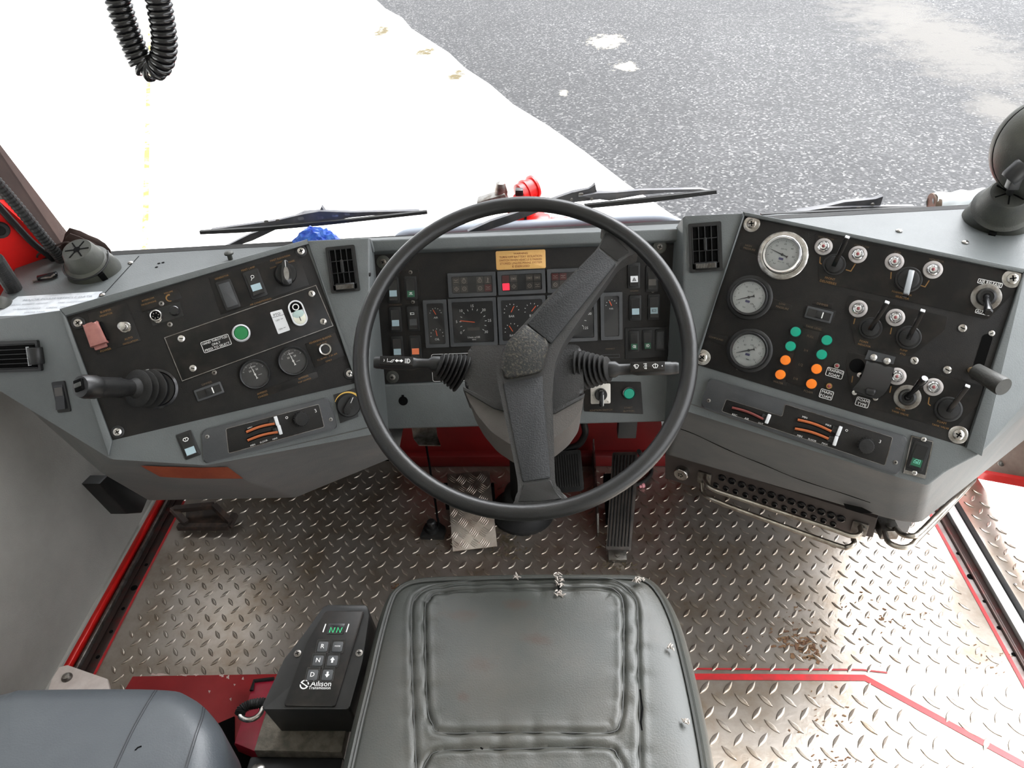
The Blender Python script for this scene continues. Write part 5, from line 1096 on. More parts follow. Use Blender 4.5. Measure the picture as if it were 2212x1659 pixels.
m = MB(); I = left.matrix_world.inverted(); m.raw([I @ (p+V((0, 0, .0006))) for p in q]+[I @ (p-V((0, 0, .002))) for p in q], [(0, 1, 2, 3, 4)]+[(i, (i+1) % 5, (i+1) % 5+5, i+5) for i in range(5)]); pcd = obj('placard', m, 'placard', left, label='white printed placard with faded text')
PSL = Pl(atZ(39, 641, .8022), atZ(221, 630, .8022), atZ(0, 682, .8022)); I2 = I @ PSL.M()
m = MB()
for s, x, y, w in (('MAJOR FOAM VEHICLE DATA', 125, 645, 150), ('VEHICLE PRE-CHECK', 130, 636, 50), ('OVERALL WEIGHT  HEIGHT', 60, 657, 88), ('TYRE  WIDTH  LENGTH', 160, 652, 70), ('TURNING CIRCLE', 58, 667, 60), ('CREW  SPEED  PUMP', 140, 663, 80), ('WATER TANK', 75, 674, 46)):
    c = PSL.loc(x, y); m.text(s, c.x, c.y, w=w*mpu(PSL, x, y), z=.0004, X=I2)
obj('legend', m, mat('faded_ink', (146, 150, 156), .6), pcd)
def shelfscrew(par, px, py, r=.005, h=.003, mt='steel'):
    q = par.matrix_world.inverted() @ T(*atZ(px, py, .8005)); m = MB(); m.lathe([(r, 0), (r, h*.4), (r*.6, h*.9), (0, h)], 14, q); obj('screw', m, mt, par)
shelfscrew(left, 282, 568); shelfscrew(left, 221, 637); shelfscrew(right, 1942, 499, .006, .004); shelfscrew(right, 2085, 524, .006, .004)
q = atZ(498, 560, .80); t = thing('stud', 'small mushroom-headed black stud on the left dash shelf', 'stud', T(*q)); m = MB(); m.lathe([(.0045, 0), (.0045, .010), (.0085, .011), (.0085, .014), (.006, .016), (0, .0165)], 18); obj('body', m, 'olive', t)
m = MB()
for p in ((343, 569), (352, 567), (338, 577)):
    q = left.matrix_world.inverted() @ T(*atZ(*p, .8003)); m = MB(); m.lathe([(.003, 0), (.002, .0004), (0, .0004)], 10, q); obj('scuff_mark', m, 'dark', left)
m = MB(); g0_, g1_ = atZ(300, 553, .8004), atZ(226, 634, .8004); d = (g1_-g0_).normalized(); n_ = V((-d.y, d.x, 0))*.0007; I = left.matrix_world.inverted(); m.raw([I @ p for p in (g0_+n_, g0_-n_, g1_-n_, g1_+n_)], [(0, 1, 2, 3)]); obj('shelf_joint', m, 'dark', left)
# conduits and hoses by the pillar
for pts, r, lab, mt in (([(-12, 388, 1.17), (40, 448, 1.19), (92, 512, 1.21), (126, 552, 1.225), (132, 560, 1.23)], .0095, 'thick corrugated black conduit beside the left windscreen pillar', 'rubber'), ([(-10, 438, 1.18), (30, 482, 1.2), (70, 524, 1.215), (106, 552, 1.23), (118, 562, 1.235)], .0062, 'thinner black cable below the corrugated conduit', 'black'), ([(-12, 560, 1.08), (8, 590, 1.10), (26, 618, 1.12), (36, 640, 1.13)], .013, 'ribbed black hose bending down at the left end of the dash', 'rubber')):
    w = curve([atY(*p) for p in pts], 16 if 'ribbed' in lab or 'corrug' in lab else 6); t = thing('conduit', lab, 'conduit', T(*w[-1])); m = MB(); rs = [r*(1+(.10 if i % 2 else -.02)) for i in range(len(w))] if mt == 'rubber' else r
    m.tube([p-w[-1] for p in w], rs, 14); obj('sheath', m, mt, t, sharp=20)
q = atY(-4, 660, 1.07); t = thing('knob', 'grey round knob end at the far left edge below the hose', 'knob', T(*q)); m = MB(); m.lathe([(.022, -.01), (.024, 0), (.02, .012), (0, .016)], 24, RX(-.9)); obj('body', m, 'olive', t)
# ================================================================ centre panel
for p in ((828, 566), (848, 814), (1425, 533)): screw(PC, cen, *p, r=.0062, mt='dullsteel', z=.0008, washer=.013, wm='olive')
for y, a, b in ((566, 0, 0),): pass
GB = 'rocker switches on the centre panel'
onpl(PC, cen, 'switch_plate', [(866, 583), (905, 582), (908, 656), (869, 658)], 0, .0022, 'plate', label='small screwed switch plate')
for p in ((887, 588), (892, 652)): screw(PC, cen, *p, r=.0038, mt='dullsteel', z=.0022, name='bolt')
def crock(px, py, label, **k): rocker(PC, px, py, label, .0235, .050, off=.001, **k)
crock(850, 626, 'rocker switch with pale lens in the top row, partly behind the wheel rim at left')
rocker(PC, 888, 622, 'rocker switch with green lamp symbol on the small screwed plate', .0235, .046, lens='gsym', sym=(-.009, 'lamp'), lenspos=2, off=.0022)
crock(855, 690, 'pale-lens rocker switch above the BEACONS legend'); crock(893, 688, 'grey rocker switch with box symbol above the SPOT legend', lens='heat', sym=(.011, 'box'))
crock(859, 752, 'pale-lens rocker switch below the BEACONS legend, just above the left stalk', lens='bluelens'); crock(898, 751, 'orange-lens rocker switch just above the left stalk', lens='orangelens')
crock(1369, 595, 'hazard rocker switch with white triangle right of the upper wheel spoke', lens='offwhite', sym=(-.007, 'hazard'), symc='ink'); crock(1408, 602, 'dark rocker switch tucked behind the wheel rim beside the hazard switch', lens='dimlens')
crock(1372, 665, 'white-lens rocker switch below the hazard switch'); crock(1412, 663, 'rocker switch with small grey lens beside the wheel rim at right', lens='bluelens', sym=(-.006, 'box'), symc='ink')
o = onpl(PC, cen, 'switch_frame', [(1350, 708), (1441, 705), (1444, 770), (1350, 775)], 0, .0030, 'black', .001)
rocker(PC, 1369, 737, 'front fog lamp switch with green symbol, left of the lit pair', .020, .042, lens='gsym', sym=(-.009, 'foglamp'), lenspos=2, off=.003); rocker(PC, 1398, 735, 'headlamp switch with green symbol, right of the lit pair', .020, .042, lens='gsym', sym=(-.009, 'headlamp'), lenspos=2, off=.003)
rocker(PC, 1426, 734, 'blank black plug right of the two green lamp switches', .020, .042, blank=True, off=.003)
screw(PC, cen, 1410, 629, r=.003, mt='dullsteel', z=.0008)
legend(PC, cen, [('FLOODLIGHTS', 855, 658, 26), ('BEACONS', 857, 727, 22), ('SPOT', 895, 726, 14), ('HAZARD', 1370, 628, 18), ('CONNECT', 1318, 753, 20, 'faint')], .0014)
m = MB(); m.line([PC.loc(*p) for p in ((1300, 766), (1338, 765), (1338, 772), (1300, 773))], .0008, .0014, True); obj('slot_outline', m, 'heat', cpan)
mplate(PC, cen, 1125, 561, .0955, .036, ['WARNING', 'TURN OFF BATTERY ISOLATION', 'SWITCH WHEN VEHICLE IS PARKED', 'STORED UNLESS MAINS SYSTEM', 'IS ENERGISED'], 'brass', 'brownink', .003, None, .001, 'warning_label', 0, label='tan warning label')
mplate(PC, cen, 985, 793, .098, .058, ['VEHICLE DIMENSIONS', ' ', ' ', ' '], 'plate', 'white', .004, 'white', .0012, label='black vehicle dimensions placard')
def box_gauge(quad, label, name='instrument', cat='gauge', z=.006, recess=.16):
    q = PC.quad(quad); c = sum(q, V((0, 0)))/4; w = ((q[1]-q[0]).length+(q[2]-q[3]).length)/2; h = ((q[0]-q[3]).length+(q[1]-q[2]).length)/2; a = (q[1]-q[0]); rot = math.atan2(a.y, a.x)
    t = thing(name, label, cat, PC.M() @ T(c.x, c.y, 0) @ RZ(rot)); e = .0065
    m = MB(); m.ring(rr(w, h, .002), rr(w-2*e, h-2*e, .003), 0, z); m.ring(rr(w-2*e+.001, h-2*e+.001, .003), rr(w-2*e-.001, h-2*e-.001, .003), 0, z-.001); obj('frame', m, 'heat', t)
    m = MB(); m.prism(rr(w-2*e, h-2*e, .003), 0, z-.003); d = obj('dial', m, 'dialblack', t)
    m = MB(); m.prism(rr(w-2*e, h-2*e, .003), z-.0015, z-.0012); obj('glass', m, 'gpane', t)
    return t, d, w-2*e, h-2*e, z-.0026
def dialarc(t, d, cx, cy, r, z, a0, a1, n, na, lab='', nums=(), nl=.75, tick=.0012, nh=.0035):
    m = MB()
    for i in range(n+1): a = math.radians(a0+(a1-a0)*i/n); m.line([(cx+r*math.cos(a), cy+r*math.sin(a)), (cx+r*.86*math.cos(a), cy+r*.86*math.sin(a))], tick, z)
    for f, s in nums: a = math.radians(a0+(a1-a0)*f); m.text(s, cx+r*1.2*math.cos(a), cy+r*1.18*math.sin(a), h=nh, z=z)
    if lab: m.text(lab, cx, cy-r*.62, w=r*.7, z=z)
    obj('scale', m, 'white', d)
    a = math.radians(na); m = MB(); m.line([(cx-r*.12*math.cos(a), cy-r*.12*math.sin(a)), (cx+r*nl*math.cos(a), cy+r*nl*math.sin(a))], .0016, z+.0004); obj('needle', m, 'needle', t)
def lampbox(quad, label, cells):
    t, d, w, h, z = box_gauge(quad, label, 'warning_lamp_module', 'warning lights'); cw, chh = w/5.4, h/2.25
    for i, c in enumerate(cells):
        if c is None: continue
        x = (-2+i % 5)*cw*1.04; y = (.5-i//5)*chh*1.03; mt, sy = c
        m = MB(); m.prism(rr(cw*.92, chh*.92, .001), z-.0003, z+.0002, 0, T(x, y, 0)); o = obj('lamp', m, mt, t)
        if sy:
            m = MB(); s = cw*.3; L = lambda p, wd=.0007, cl=False: m.line([(x+a*s, y+b*s) for a, b in p], wd, z+.0006, cl)
            if sy == 'o': L([(math.cos(k*.6)*.8, math.sin(k*.6)*.8) for k in range(11)], cl=True); L([(-.3, 0), (.3, 0)])
            elif sy == 'p': L([(math.cos(k*.6)*.8, math.sin(k*.6)*.8-.2) for k in range(11)], cl=True); L([(-.3, .6), (-.3, 1.1), (.3, 1.1), (.3, .6)]); L([(0, .2), (0, -.6)])
            elif sy == 't': L([(0, 1), (0, -1)], .001); L([(-.7, -1), (.7, -1)]); L([(0, .6), (.5, .6)]); L([(0, 0), (.5, 0)])
            elif sy == 'x': L([(-1, .7), (-1, -.7)]); L([(1, .7), (1, -.7)]); L([(-1, 0), (1, 0)]); L([(-.5, .6), (.5, -.6)]); L([(-.5, -.6), (.5, .6)])
            elif sy == 'h': L([(-1, .5), (-.4, .5), (0, .1), (.4, .5), (1, .5)]); L([(-1, -.5), (1, -.5)])
            elif sy == 'd': L([(0, .9), (.9, 0), (0, -.9), (-.9, 0)], cl=True); L([(0, .4), (0, -.4)])
            obj('symbol', m, mat_sym, o)
    return t
mat_sym = mat('dim_symbol_print', (150, 142, 132), .5)
dl, dr_ = ('dimlens', None), ('dimred', None); S_ = lambda s: ('dimlens', s)
lampbox([(967, 590), (1070, 586), (1073, 638), (970, 642)], 'leftmost warning light module above the rev counter', [S_('h'), S_('p'), None, S_('p'), S_('t'), S_('d'), S_('o'), None, S_('o'), ('dimred', 'h')])
lampbox([(1074, 586), (1177, 581), (1179, 632), (1077, 637)], 'middle warning light module with one lit red lamp below the tan label', [dr_, S_('x'), None, S_('x'), S_('x'), ('lit', None), S_('d'), None, S_('o'), S_('h')])
lampbox([(1181, 581), (1284, 577), (1285, 628), (1183, 632)], 'rightmost warning light module partly behind the upper wheel spoke', [('dimred', 'h'), ('dimred', 'h'), None, S_('x'), dl, S_('o'), dl, None, S_('d'), dl])
t, d, w, h, z = box_gauge([(916, 648), (966, 646), (970, 748), (919, 751)], 'narrow twin gauge left of the rev counter', 'twin_gauge')
dialarc(t, d, .0, h*.24, w*.36, z, 170, 10, 6, 118, 'AIR'); dialarc(t, d, .0, -h*.28, w*.40, z, 190, -10, 6, 100, 'OIL')
t, d, w, h, z = box_gauge([(969, 645), (1072, 641), (1075, 744), (973, 748)], 'square black rev counter numbered 0 to 30', 'rev_counter')
dialarc(t, d, .0, .0, w*.335, z, 220, -40, 12, 172, '', [(0, '0'), (1/6, '5'), (2/6, '10'), (.5, '15'), (4/6, '20'), (5/6, '25'), (1, '30')], .95, .0011, .0052)
m = MB(); m.text('1/min x100', 0, -h*.37, w=w*.30, z=z); m.text('VDO', 0, -h*.43, w=w*.1, z=z); obj('legend', m, 'white', d); m = MB(); m.prism(rr(w*.30, h*.07, .001, .0, -h*.17), z-.0004, z, 0); obj('counter_window', m, 'dimlens', d)
t, d, w, h, z = box_gauge([(1075, 641), (1178, 637), (1181, 739), (1078, 744)], 'square instrument with four small dials right of the rev counter', 'quad_gauge')
for x, y, na in ((-.25, .22, 62), (.25, .22, 50), (-.25, -.25, 120), (.25, -.25, 100)): dialarc(t, d, x*w, y*h, w*.19, z, 190, 10, 6, na, 'BAR')
t, d, w, h, z = box_gauge([(1182, 637), (1288, 632), (1291, 735), (1185, 739)], 'square speedometer mostly hidden behind the upper wheel spoke', 'speedometer')
dialarc(t, d, .0, .0, w*.335, z, 220, -40, 10, 215, '', [(0, '0'), (.2, '25'), (.4, '50'), (.6, '75'), (.8, '100'), (1, '125')], .9, .0012, .0050)
t, d, w, h, z = box_gauge([(1295, 632), (1342, 630), (1346, 731), (1299, 735)], 'narrow single-dial gauge between the upper spoke and the right rockers', 'fuel_gauge')
dialarc(t, d, .0, h*.27, w*.38, z, 180, 20, 5, 115, 'FUEL')
PC4 = PC.off(.0045)
m = MB(); c = PC4.loc(871, 866); m.lathe([(.0095, .0045), (.0088, .0052), (0, .0052)], 24, T(c.x, c.y, 0)); m.box(c.x-.0025, c.x+.0025, c.y+.006, c.y+.0125, .0044, .0050); obj('key_hole', m, 'dark', cen)
ip = plate(PC4, cen, [(1260, 823), (1384, 825), (1389, 894), (1262, 888)], (), 'plate', .0066, .002); 
ip.location = (0, 0, 0)
legend(PC4, ip, [('IGNITION SWITCH', 1298, 885, 48, 'faint'), ('START', 1357, 880, 18, 'faint'), ('BUTTON', 1358, 887, 23, 'faint')], .0072)
P45 = PC.off(.0066)
t = thing('ignition_switch', 'black ignition knob on a square silver plate right of the column', 'ignition switch', P45.M(1297, 850)); m = MB(); m.prism(rr(.0400, .0415, .003), 0, .003, .001); pl_ = obj('plate', m, mat('satin_silver', (196, 192, 184), .4, .3), t)
m = MB(); m.lathe([(.0125, .003), (.0125, .012), (.0115, .014), (0, .014)], 28); m.box(-.0042, .0042, -.021, .011, .010, .026, .002); kb = obj('knob', m, 'gloss', t); m = MB(); m.line([(.0035, -.018), (.0035, .004)], .0009, .0264); obj('pointer_line', m, 'white', kb)
m = MB(); m.text('0', -.0155, -.002, h=.003, z=.0034); m.text('1', .0, .0165, h=.003, z=.0034); m.text('6', .0145, -.0165, h=.003, z=.0034); obj('legend', m, 'ink', pl_)
push(P45, 1358, 848, .0135, 'round green start button in a chrome ring right of the ignition switch', 'chrome', 'green', .009, .80)
q = RI @ T(*(rf1.lerp(rg1, .45)-V((.0, .0, .07)))); nrm_ = (rg1-rf1).cross(re3-rf1).normalized()
for p in ((1463, 553), (1459, 745)):
    PCR = Pl(rf1, rg1, re3); m = MB(); m.lathe([(.0045, 0), (.004, .003), (0, .004)], 14, RI @ PCR.M(*p)); obj('screw', m, 'black', right)
# ================================================================ right console instruments
for p in ((1624, 484), (1518, 772), (2187, 602), (2070, 939)): screw(PR, right, *p, r=.0085, z=.0008, washer=.0145, dome=.4)
plate(PR, right, [(1600, 525), (1642, 529), (1634, 551), (1598, 538)], [('HIGH', 1617, 531, 14), ('PRESSURE', 1619, 538, 26)], z=.0012)
plate(PR, right, [(1668, 644), (1711, 660), (1708, 672), (1662, 670)], [('LOW', 1690, 657, 14), ('PRESSURE', 1690, 665, 28)], z=.0012)
plate(PR, right, [(1529, 720), (1575, 727), (1565, 748), (1525, 733)], [('COMPOUND', 1547, 731, 32)], z=.0012)
N1 = ('0', '10', '20', '30', '40', '50', '60'); N2 = ('0', '5', '10', '15', '20', '25'); N3 = ('-1', '0', '3', '6', '9', '12', '15')
round_gauge(PR, 1691, 552, 'large chrome-rimmed white pressure gauge at the top left of the right console', .0425, .0330, .019, 'chrome', 'steel', na=166, nums=N1, sub=(('600 PSI', 0, .36, .36), ('bar', -.3, -.62, .18), ('kPa x 100', .05, -.46, .4)), rd=.0275, group='pressure gauges')
round_gauge(PR, 1619, 643, 'black-rimmed white pressure gauge beside the LOW PRESSURE legend', .0400, .0330, .017, 'black', 'black', na=207, nums=N2, sub=(('kg/cm2', 0, .36, .36), ('bar', -.1, -.66, .18), ('kPa', .32, -.36, .2)), rd=.0280, group='pressure gauges')
round_gauge(PR, 1619, 757, 'black-rimmed white pressure gauge beside the COMPOUND legend', .0400, .0335, .017, 'black', 'black', na=207, nums=N3, sub=(('100', .1, .36, .2), ('60', -.32, .28, .14), ('kPa', .3, .28, .2), ('bar', .1, -.55, .18)), rd=.0285, group='pressure gauges')
plate(PR, right, [(1762, 505), (2203, 592), (2196, 626), (2134, 690), (1769, 609)], [('HIGH FLOW', 1785, 515, 34), ('LOW FLOW', 1862, 532, 32), ('CAB', 1939, 546, 14), ('MONITOR', 2023, 563, 32), ('FRONT', 1793, 602, 22, 'yellow'), ('DELIVERIES', 1789, 610, 36, 'yellow'), ('FOAM/MONITOR', 1948, 634, 44, 'yellow'), ('SELECTOR', 1949, 643, 30, 'yellow')], z=.0015, r=.003)
plate(PR, right, [(1835, 637), (2048, 684), (2039, 716), (1967, 770), (1847, 745), (1826, 657)], [('FOAM', 1866, 738, 18, 'yellow'), ('INDUCTOR', 1867, 746, 28, 'yellow'), ('PUMP', 1952, 757, 16, 'yellow'), ('PTO', 1950, 765, 12, 'yellow')], z=.0015, r=.003)
plate(PR, right, [(1834, 759), (2124, 834), (2110, 876), (2056, 931), (1843, 870), (1827, 786)], [('WATER', 1945, 884, 22, 'yellow'), ('TANK VALVE', 1944, 892, 38, 'yellow'), ('FOAM', 2034, 912, 20, 'yellow'), ('TANK VALVE', 2031, 921, 38, 'yellow')], z=.0015, r=.003)
P15 = PR.off(.0015)
for p, s in (((1779, 533), 'under the HIGH FLOW legend'), ((1853, 550), 'under the LOW FLOW legend'), ((1932, 566), 'under the CAB legend'), ((2015, 583), 'under the MONITOR legend'), ((1854, 667), 'at the upper left of the foam inductor lever'), ((1934, 686), 'above the pump lever, in the middle row'), ((1937, 813), 'half hidden behind the black curved guard'), ((2016, 836), 'between the water and foam tank valve levers')): lamp(P15, *p, 'round clear indicator lamp with red core '+s)
lever(P15, (1802, 572), (1831, 511), .052, 'black paddle lever above FRONT DELIVERIES, between two lamps'); lever(P15, (1880, 709), (1917, 652), .050, 'black paddle lever above the FOAM INDUCTOR legend'); lever(P15, (1962, 729), (1994, 670), .050, 'black paddle lever above the PUMP PTO legend', rb=.0195); lever(P15, (2048, 884), (2091, 833), .050, 'black paddle lever above the FOAM TANK VALVE legend at the corner', rb=.0205)
t = thing('paddle_lever', 'short grey paddle turned towards the seat, between CAB and MONITOR lamps', 'lever switch', P15.M(1962, 604), 'paddle levers on the right console'); m = MB(); m.lathe([(.021, 0), (.021, .0025), (.0195, .004), (.0165, .004), (.016, .006), (.014, .007), (0, .0075)], 36); obj('collar', m, 'black', t)
m = MB(); I = P15.M(1962, 604).inverted(); a, b = I @ P15.at(1968, 590, .012), I @ P15.at(1957, 636, .030); X = aim(a, b, (1, 0, 0)); m.box(-.0045, .0045, -.004, .004, -.004, (b-a).length, .0015, X); pd = obj('paddle', m, mat('grey_paddle', (120, 124, 126), .35), t); m = MB(); m.box(-.0042, .0042, -.0038, .0038, (b-a).length, (b-a).length+.004, .001, X); obj('tip', m, 'gloss', pd)
toggle(P15, (1960, 858), (1998, 817), .050, 'black bat toggle above the WATER TANK VALVE legend', .0205); toggle(P15, (2130, 642), (2135, 676), .040, 'black bat toggle between the AIR RELEASE and AUTO legends', .0215)
mplate(PR, right, 2138, 612, .036, .009, ['AIR RELEASE'], z=.0022, r=.001); mplate(PR, right, 2122, 675, .022, .008, ['AUTO'], z=.0022, r=.001)
m = MB()
for pts in ([(1772, 555), (1771, 568), (1775, 571)], [(1827, 583), (1838, 586), (1848, 570)], [(1925, 588), (1924, 603)], [(1986, 616), (1998, 620), (2007, 606)], [(1847, 688), (1844, 700)], [(1926, 708), (1923, 722)], [(1842, 812), (1840, 826)], [(1925, 834), (1922, 848)], [(2007, 858), (2005, 872), (2010, 876)]): m.line(PR.quad(pts), .0016, .0020)
obj('position_mark', m, 'yellow', rpan)
for p in ((2079, 709), (1975, 779), (2046, 799)): screw(PR, right, *p, r=.0062, cross=False, z=.0008)
screw(PR, right, 2142, 720, r=.0045, cross=False, z=.0008)
q = PR.loc(2132, 731), PR.loc(2107, 812); d = (q[1]-q[0]); L_ = d.length; X = T((q[0].x+q[1].x)/2, (q[0].y+q[1].y)/2, 0) @ RZ(math.atan2(d.y, d.x)); m = MB(); m.prism(rr(L_+.014, .0145, .0072, n=8), .0005, .0012, 0, X); obj('lever_slot', m, 'dark', right)
t = thing('throttle_lever', 'dark cylindrical throttle handle in the slot at the right end', 'lever', PR.M(2100, 800)); I = t.matrix_world.inverted(); a, b, c = I @ PR.at(2098, 800, 0), I @ PR.at(2106, 800, .022), I @ PR.at(2168, 836, .062)
m = MB(); m.tube([a, b, b.lerp(c, .1)], .0055, 12); obj('rod', m, mat('brass_rod', (190, 160, 120), .4, .5), t); X = aim(b, c); L_ = (c-b).length; m = MB(); m.lathe([(.008, 0), (.0125, .002), (.0135, L_*.5), (.0150, L_-.004), (.0140, L_), (0, L_)], 28, X); obj('grip', m, mat('dark_grip', (38, 38, 35), .5, c2=(50, 49, 44), vs=20, bump=.2, bs=300), t)
m = MB(); c = PR.loc(1851, 790); m.lathe([(.0120, .001), (.0120, .0022), (0, .0022)], 28, T(c.x, c.y, 0)); obj('empty_hole', m, 'dark', right)
# curved guard over the foam type switch
t = thing('switch_guard', 'curved black guard plate with two rivets over the FOAM TYPE switch', 'guard', PR.M(1900, 780)); I = t.matrix_world.inverted()
PG_ = PR; nb = 9; A_ = [I @ PR.at(x, y, h) for x, y, h in ((1876, 756, .004), (1935, 771, .004), (1930, 787, .004), (1868, 776, .004))]
m = MB(); th_ = V((0, 0, .002)); m.raw(A_+[p-th_ for p in A_], [(0, 1, 2, 3), (0, 1, 5, 4), (1, 2, 6, 5), (2, 3, 7, 6), (3, 0, 4, 7)]); br = obj('bracket', m, 'heat', t)
for p in ((1887, 772), (1916, 780)): c = I @ PR.at(*p, .004); m = MB(); m.lathe([(.006, 0), (.0055, .002), (.003, .0035), (0, .0038)], 16, T(*c)); obj('rivet', m, 'steel', br)
l = [I @ PR.at(x, y, h) for x, y, h in ((1872, 779, .004), (1869, 790, .010), (1864, 806, .017), (1856, 822, .021), (1845, 836, .022), (1841, 842, .021))]; r_ = [I @ PR.at(x, y, h) for x, y, h in ((1932, 795, .004), (1930, 806, .010), (1926, 822, .017), (1919, 838, .021), (1909, 852, .022), (1894, 862, .021))]
l, r_ = curve(l, 4), curve(r_, 4); n = len(l); m = MB(); th_ = V((0, 0, .0016)); m.raw(l+r_+[p-th_ for p in l]+[p-th_ for p in r_], [(i, i+1, n+i+1, n+i) for i in range(n-1)]+[(2*n+i, 3*n+i, 3*n+i+1, 2*n+i+1) for i in range(n-1)]+[(i, 2*n+i, 2*n+i+1, i+1) for i in range(n-1)]+[(n+i, n+i+1, 3*n+i+1, 3*n+i) for i in range(n-1)]+[(0, n, 3*n, 2*n), (n-1, 3*n-1, 4*n-1, 2*n-1)]); obj('cover', m, 'gloss', t)
c = I @ PR.at(1880, 846, .014); m = MB(); m.box(-.008, .008, -.006, .006, -.012, .012, .004, T(*c)); obj('thumb_catch', m, 'gloss', t)
c = I @ PR.at(1862, 845, 0); m = MB(); m.box(-.008, .026, -.006, .012, 0, .014, .002, T(*c)); obj('switch_body', m, 'black', t)
for p in ((1846, 848), (1891, 860), (1857, 810)): c = I @ PR.at(*p, 0); m = MB(); m.lathe([(.0042, 0), (.0042, .004), (0, .005)], 14, T(*c)); obj('screw', m, 'steel', t)
mplate(PR, right, 1863, 869, .0225, .0165, ['FOAM', 'TYPE'], z=.0022)
mplate(PR, right, 1803, 806, .029, .0165, ['TRAINING', 'FOAM'], z=.0014); mplate(PR, right, 1785, 852, .023, .0170, ['MAIN', 'FOAM'], z=.0014)
for p, s in (((1808, 790), 'tiny red lamp in a steel holder above the TRAINING FOAM label'), ((1791, 834), 'tiny red lamp in a brass holder above the MAIN FOAM label')):
    t = thing('pilot_lamp', s, 'indicator lamp', PR.M(*p)); m = MB(); m.lathe([(.0055, 0), (.0055, .003), (.0042, .005), (.0028, .005)], 20); obj('holder', m, 'steel' if 'steel' in s else mat('brass_holder', (180, 140, 90), .3, .8), t); m = MB(); m.lathe([(.0028, .003), (.0028, .006), (.0015, .0075), (0, .0078)], 14); obj('lens', m, 'lampred', t)
plate(PR, right, [(1757, 649), (1799, 657), (1797, 668), (1754, 658)], [('DIMMER', 1777, 658, 25)], z=.0012)
plate(PR, right, [(1733, 686), (1737, 657), (1806, 672), (1797, 703)], (), 'panel', .0010)
dimmer(PR, 1769, 680, 'black sliding dimmer switch above the TANK LEVEL lights', .044, .021)
plate(PR, right, [(1733, 697), (1782, 708), (1778, 718), (1736, 708)], [('TANK LEVEL', 1758, 708, 36)], z=.0014)
plate(PR, right, [(1733, 708), (1772, 717), (1763, 745), (1755, 765), (1736, 837), (1697, 824)], [('FULL', 1751, 727, 15), ('3/4', 1741, 757, 9), ('1/2', 1730, 788, 9), ('1/4', 1719, 818, 9)], z=.0012)
plate(PR, right, [(1668, 814), (1702, 822), (1698, 834), (1664, 824)], [('WATER', 1681, 826, 22)], z=.001); plate(PR, right, [(1733, 832), (1762, 840), (1759, 852), (1730, 843)], [('FOAM', 1746, 846, 19)], z=.001)
def tl_(px, py, mt, s, grp):
    t = thing('level_light', s, 'indicator lamp', PR.M(px, py), grp); m = MB(); m.lathe([(.0098, 0), (.0096, .001), (.0086, .0012)], 24); obj('rim', m, 'black', t); m = MB(); m.lathe([(.0086, 0), (.0086, .0075), (.0080, .0090), (.004, .0094), (0, .0095)], 28); obj('lens', m, mt, t)
WA = 'tank level lights'
for (x, y, c_, w_) in ((1719, 717, 'green', 'topmost in the left column of tank level lights'), (1708, 748, 'green', 'second from the top in the left column of tank level lights'), (1697, 778, 'orange', 'third from the top in the left column of tank level lights'), (1686, 809, 'orange', 'at the bottom of the left column above WATER'), (1786, 735, 'green', 'topmost in the right column of tank level lights'), (1775, 766, 'green', 'second from the top in the right column of tank level lights'), (1764, 797, 'orange', 'third from the top in the right column, beside TRAINING FOAM'), (1753, 829, 'orange', 'at the bottom of the right column above FOAM')): tl_(x, y, c_, 'round %s light %s' % (c_, w_), WA)
m = MB(); c = PR.loc(1597, 798); m.prism(rr(.011, .003, .0012), 0, .0015, 0, T(c.x, c.y, 0)); obj('clip', m, 'dullsteel', right)
heater_panel(PR, [(1533, 816), (1961, 943), (1940, 1027), (1514, 878)], [(1570, 862), (1690, 899), (1697, 873), (1928, 944), (1911, 1005), (1560, 888)], 'long heater control panel with three sliders on the right console', [((1583, 880), (1650, 905), (1660, 904), 'redbar'), ((1724, 906), (1796, 931), (1813, 930), 'orangebar'), ((1718, 925), (1790, 947), (1805, 951), 'orangebar')], (1871, 961), ((1532, 865), (1934, 998)),
             [('REC', 1588, 896, 11, 'white'), ('AIR', 1614, 904, 10, 'white'), ('OUT', 1644, 914, 11, 'white'), ('MIN', 1739, 901, 11, 'white'), ('MAX', 1790, 918, 13, 'white'), ('MIN', 1728, 941, 11, 'white'), ('FLOOR', 1755, 950, 18, 'white'), ('MAX', 1782, 958, 13, 'white'), ('o', 1829, 929, 6, 'white'), ('3', 1901, 953, 4, 'white')])
onpl(PR, right, 'switch_plate', [(1969, 940), (2017, 953), (1999, 1034), (1950, 1022)], -.001, .0025, 'black', .0008); m = MB(); m.line(PR.quad([(1970, 942), (2015, 954), (1998, 1032), (1952, 1021)]), .0016, .003, True); m.line(PR.quad([(1954, 1018), (1999, 1030)]), .006, .0031); obj('worn_edge', m, 'dullsteel', right)
for p in ((1995, 949), (1975, 1021)): screw(PR, right, *p, r=.004, cross=False, z=.0025)
rocker(PR, 1984, 985, 'rocker switch with green window symbol at the lower right corner', .0255, .047, lens='gsym', sym=(-.009, 'window'), symc=mat('pale_green_print', (120, 200, 176), .4), lenspos=2, off=.0025, rot=0)
vent(PVR, [(1485, 485), (1557, 478), (1562, 585), (1491, 589)], 'black upright air vent between the wheel and the right console')
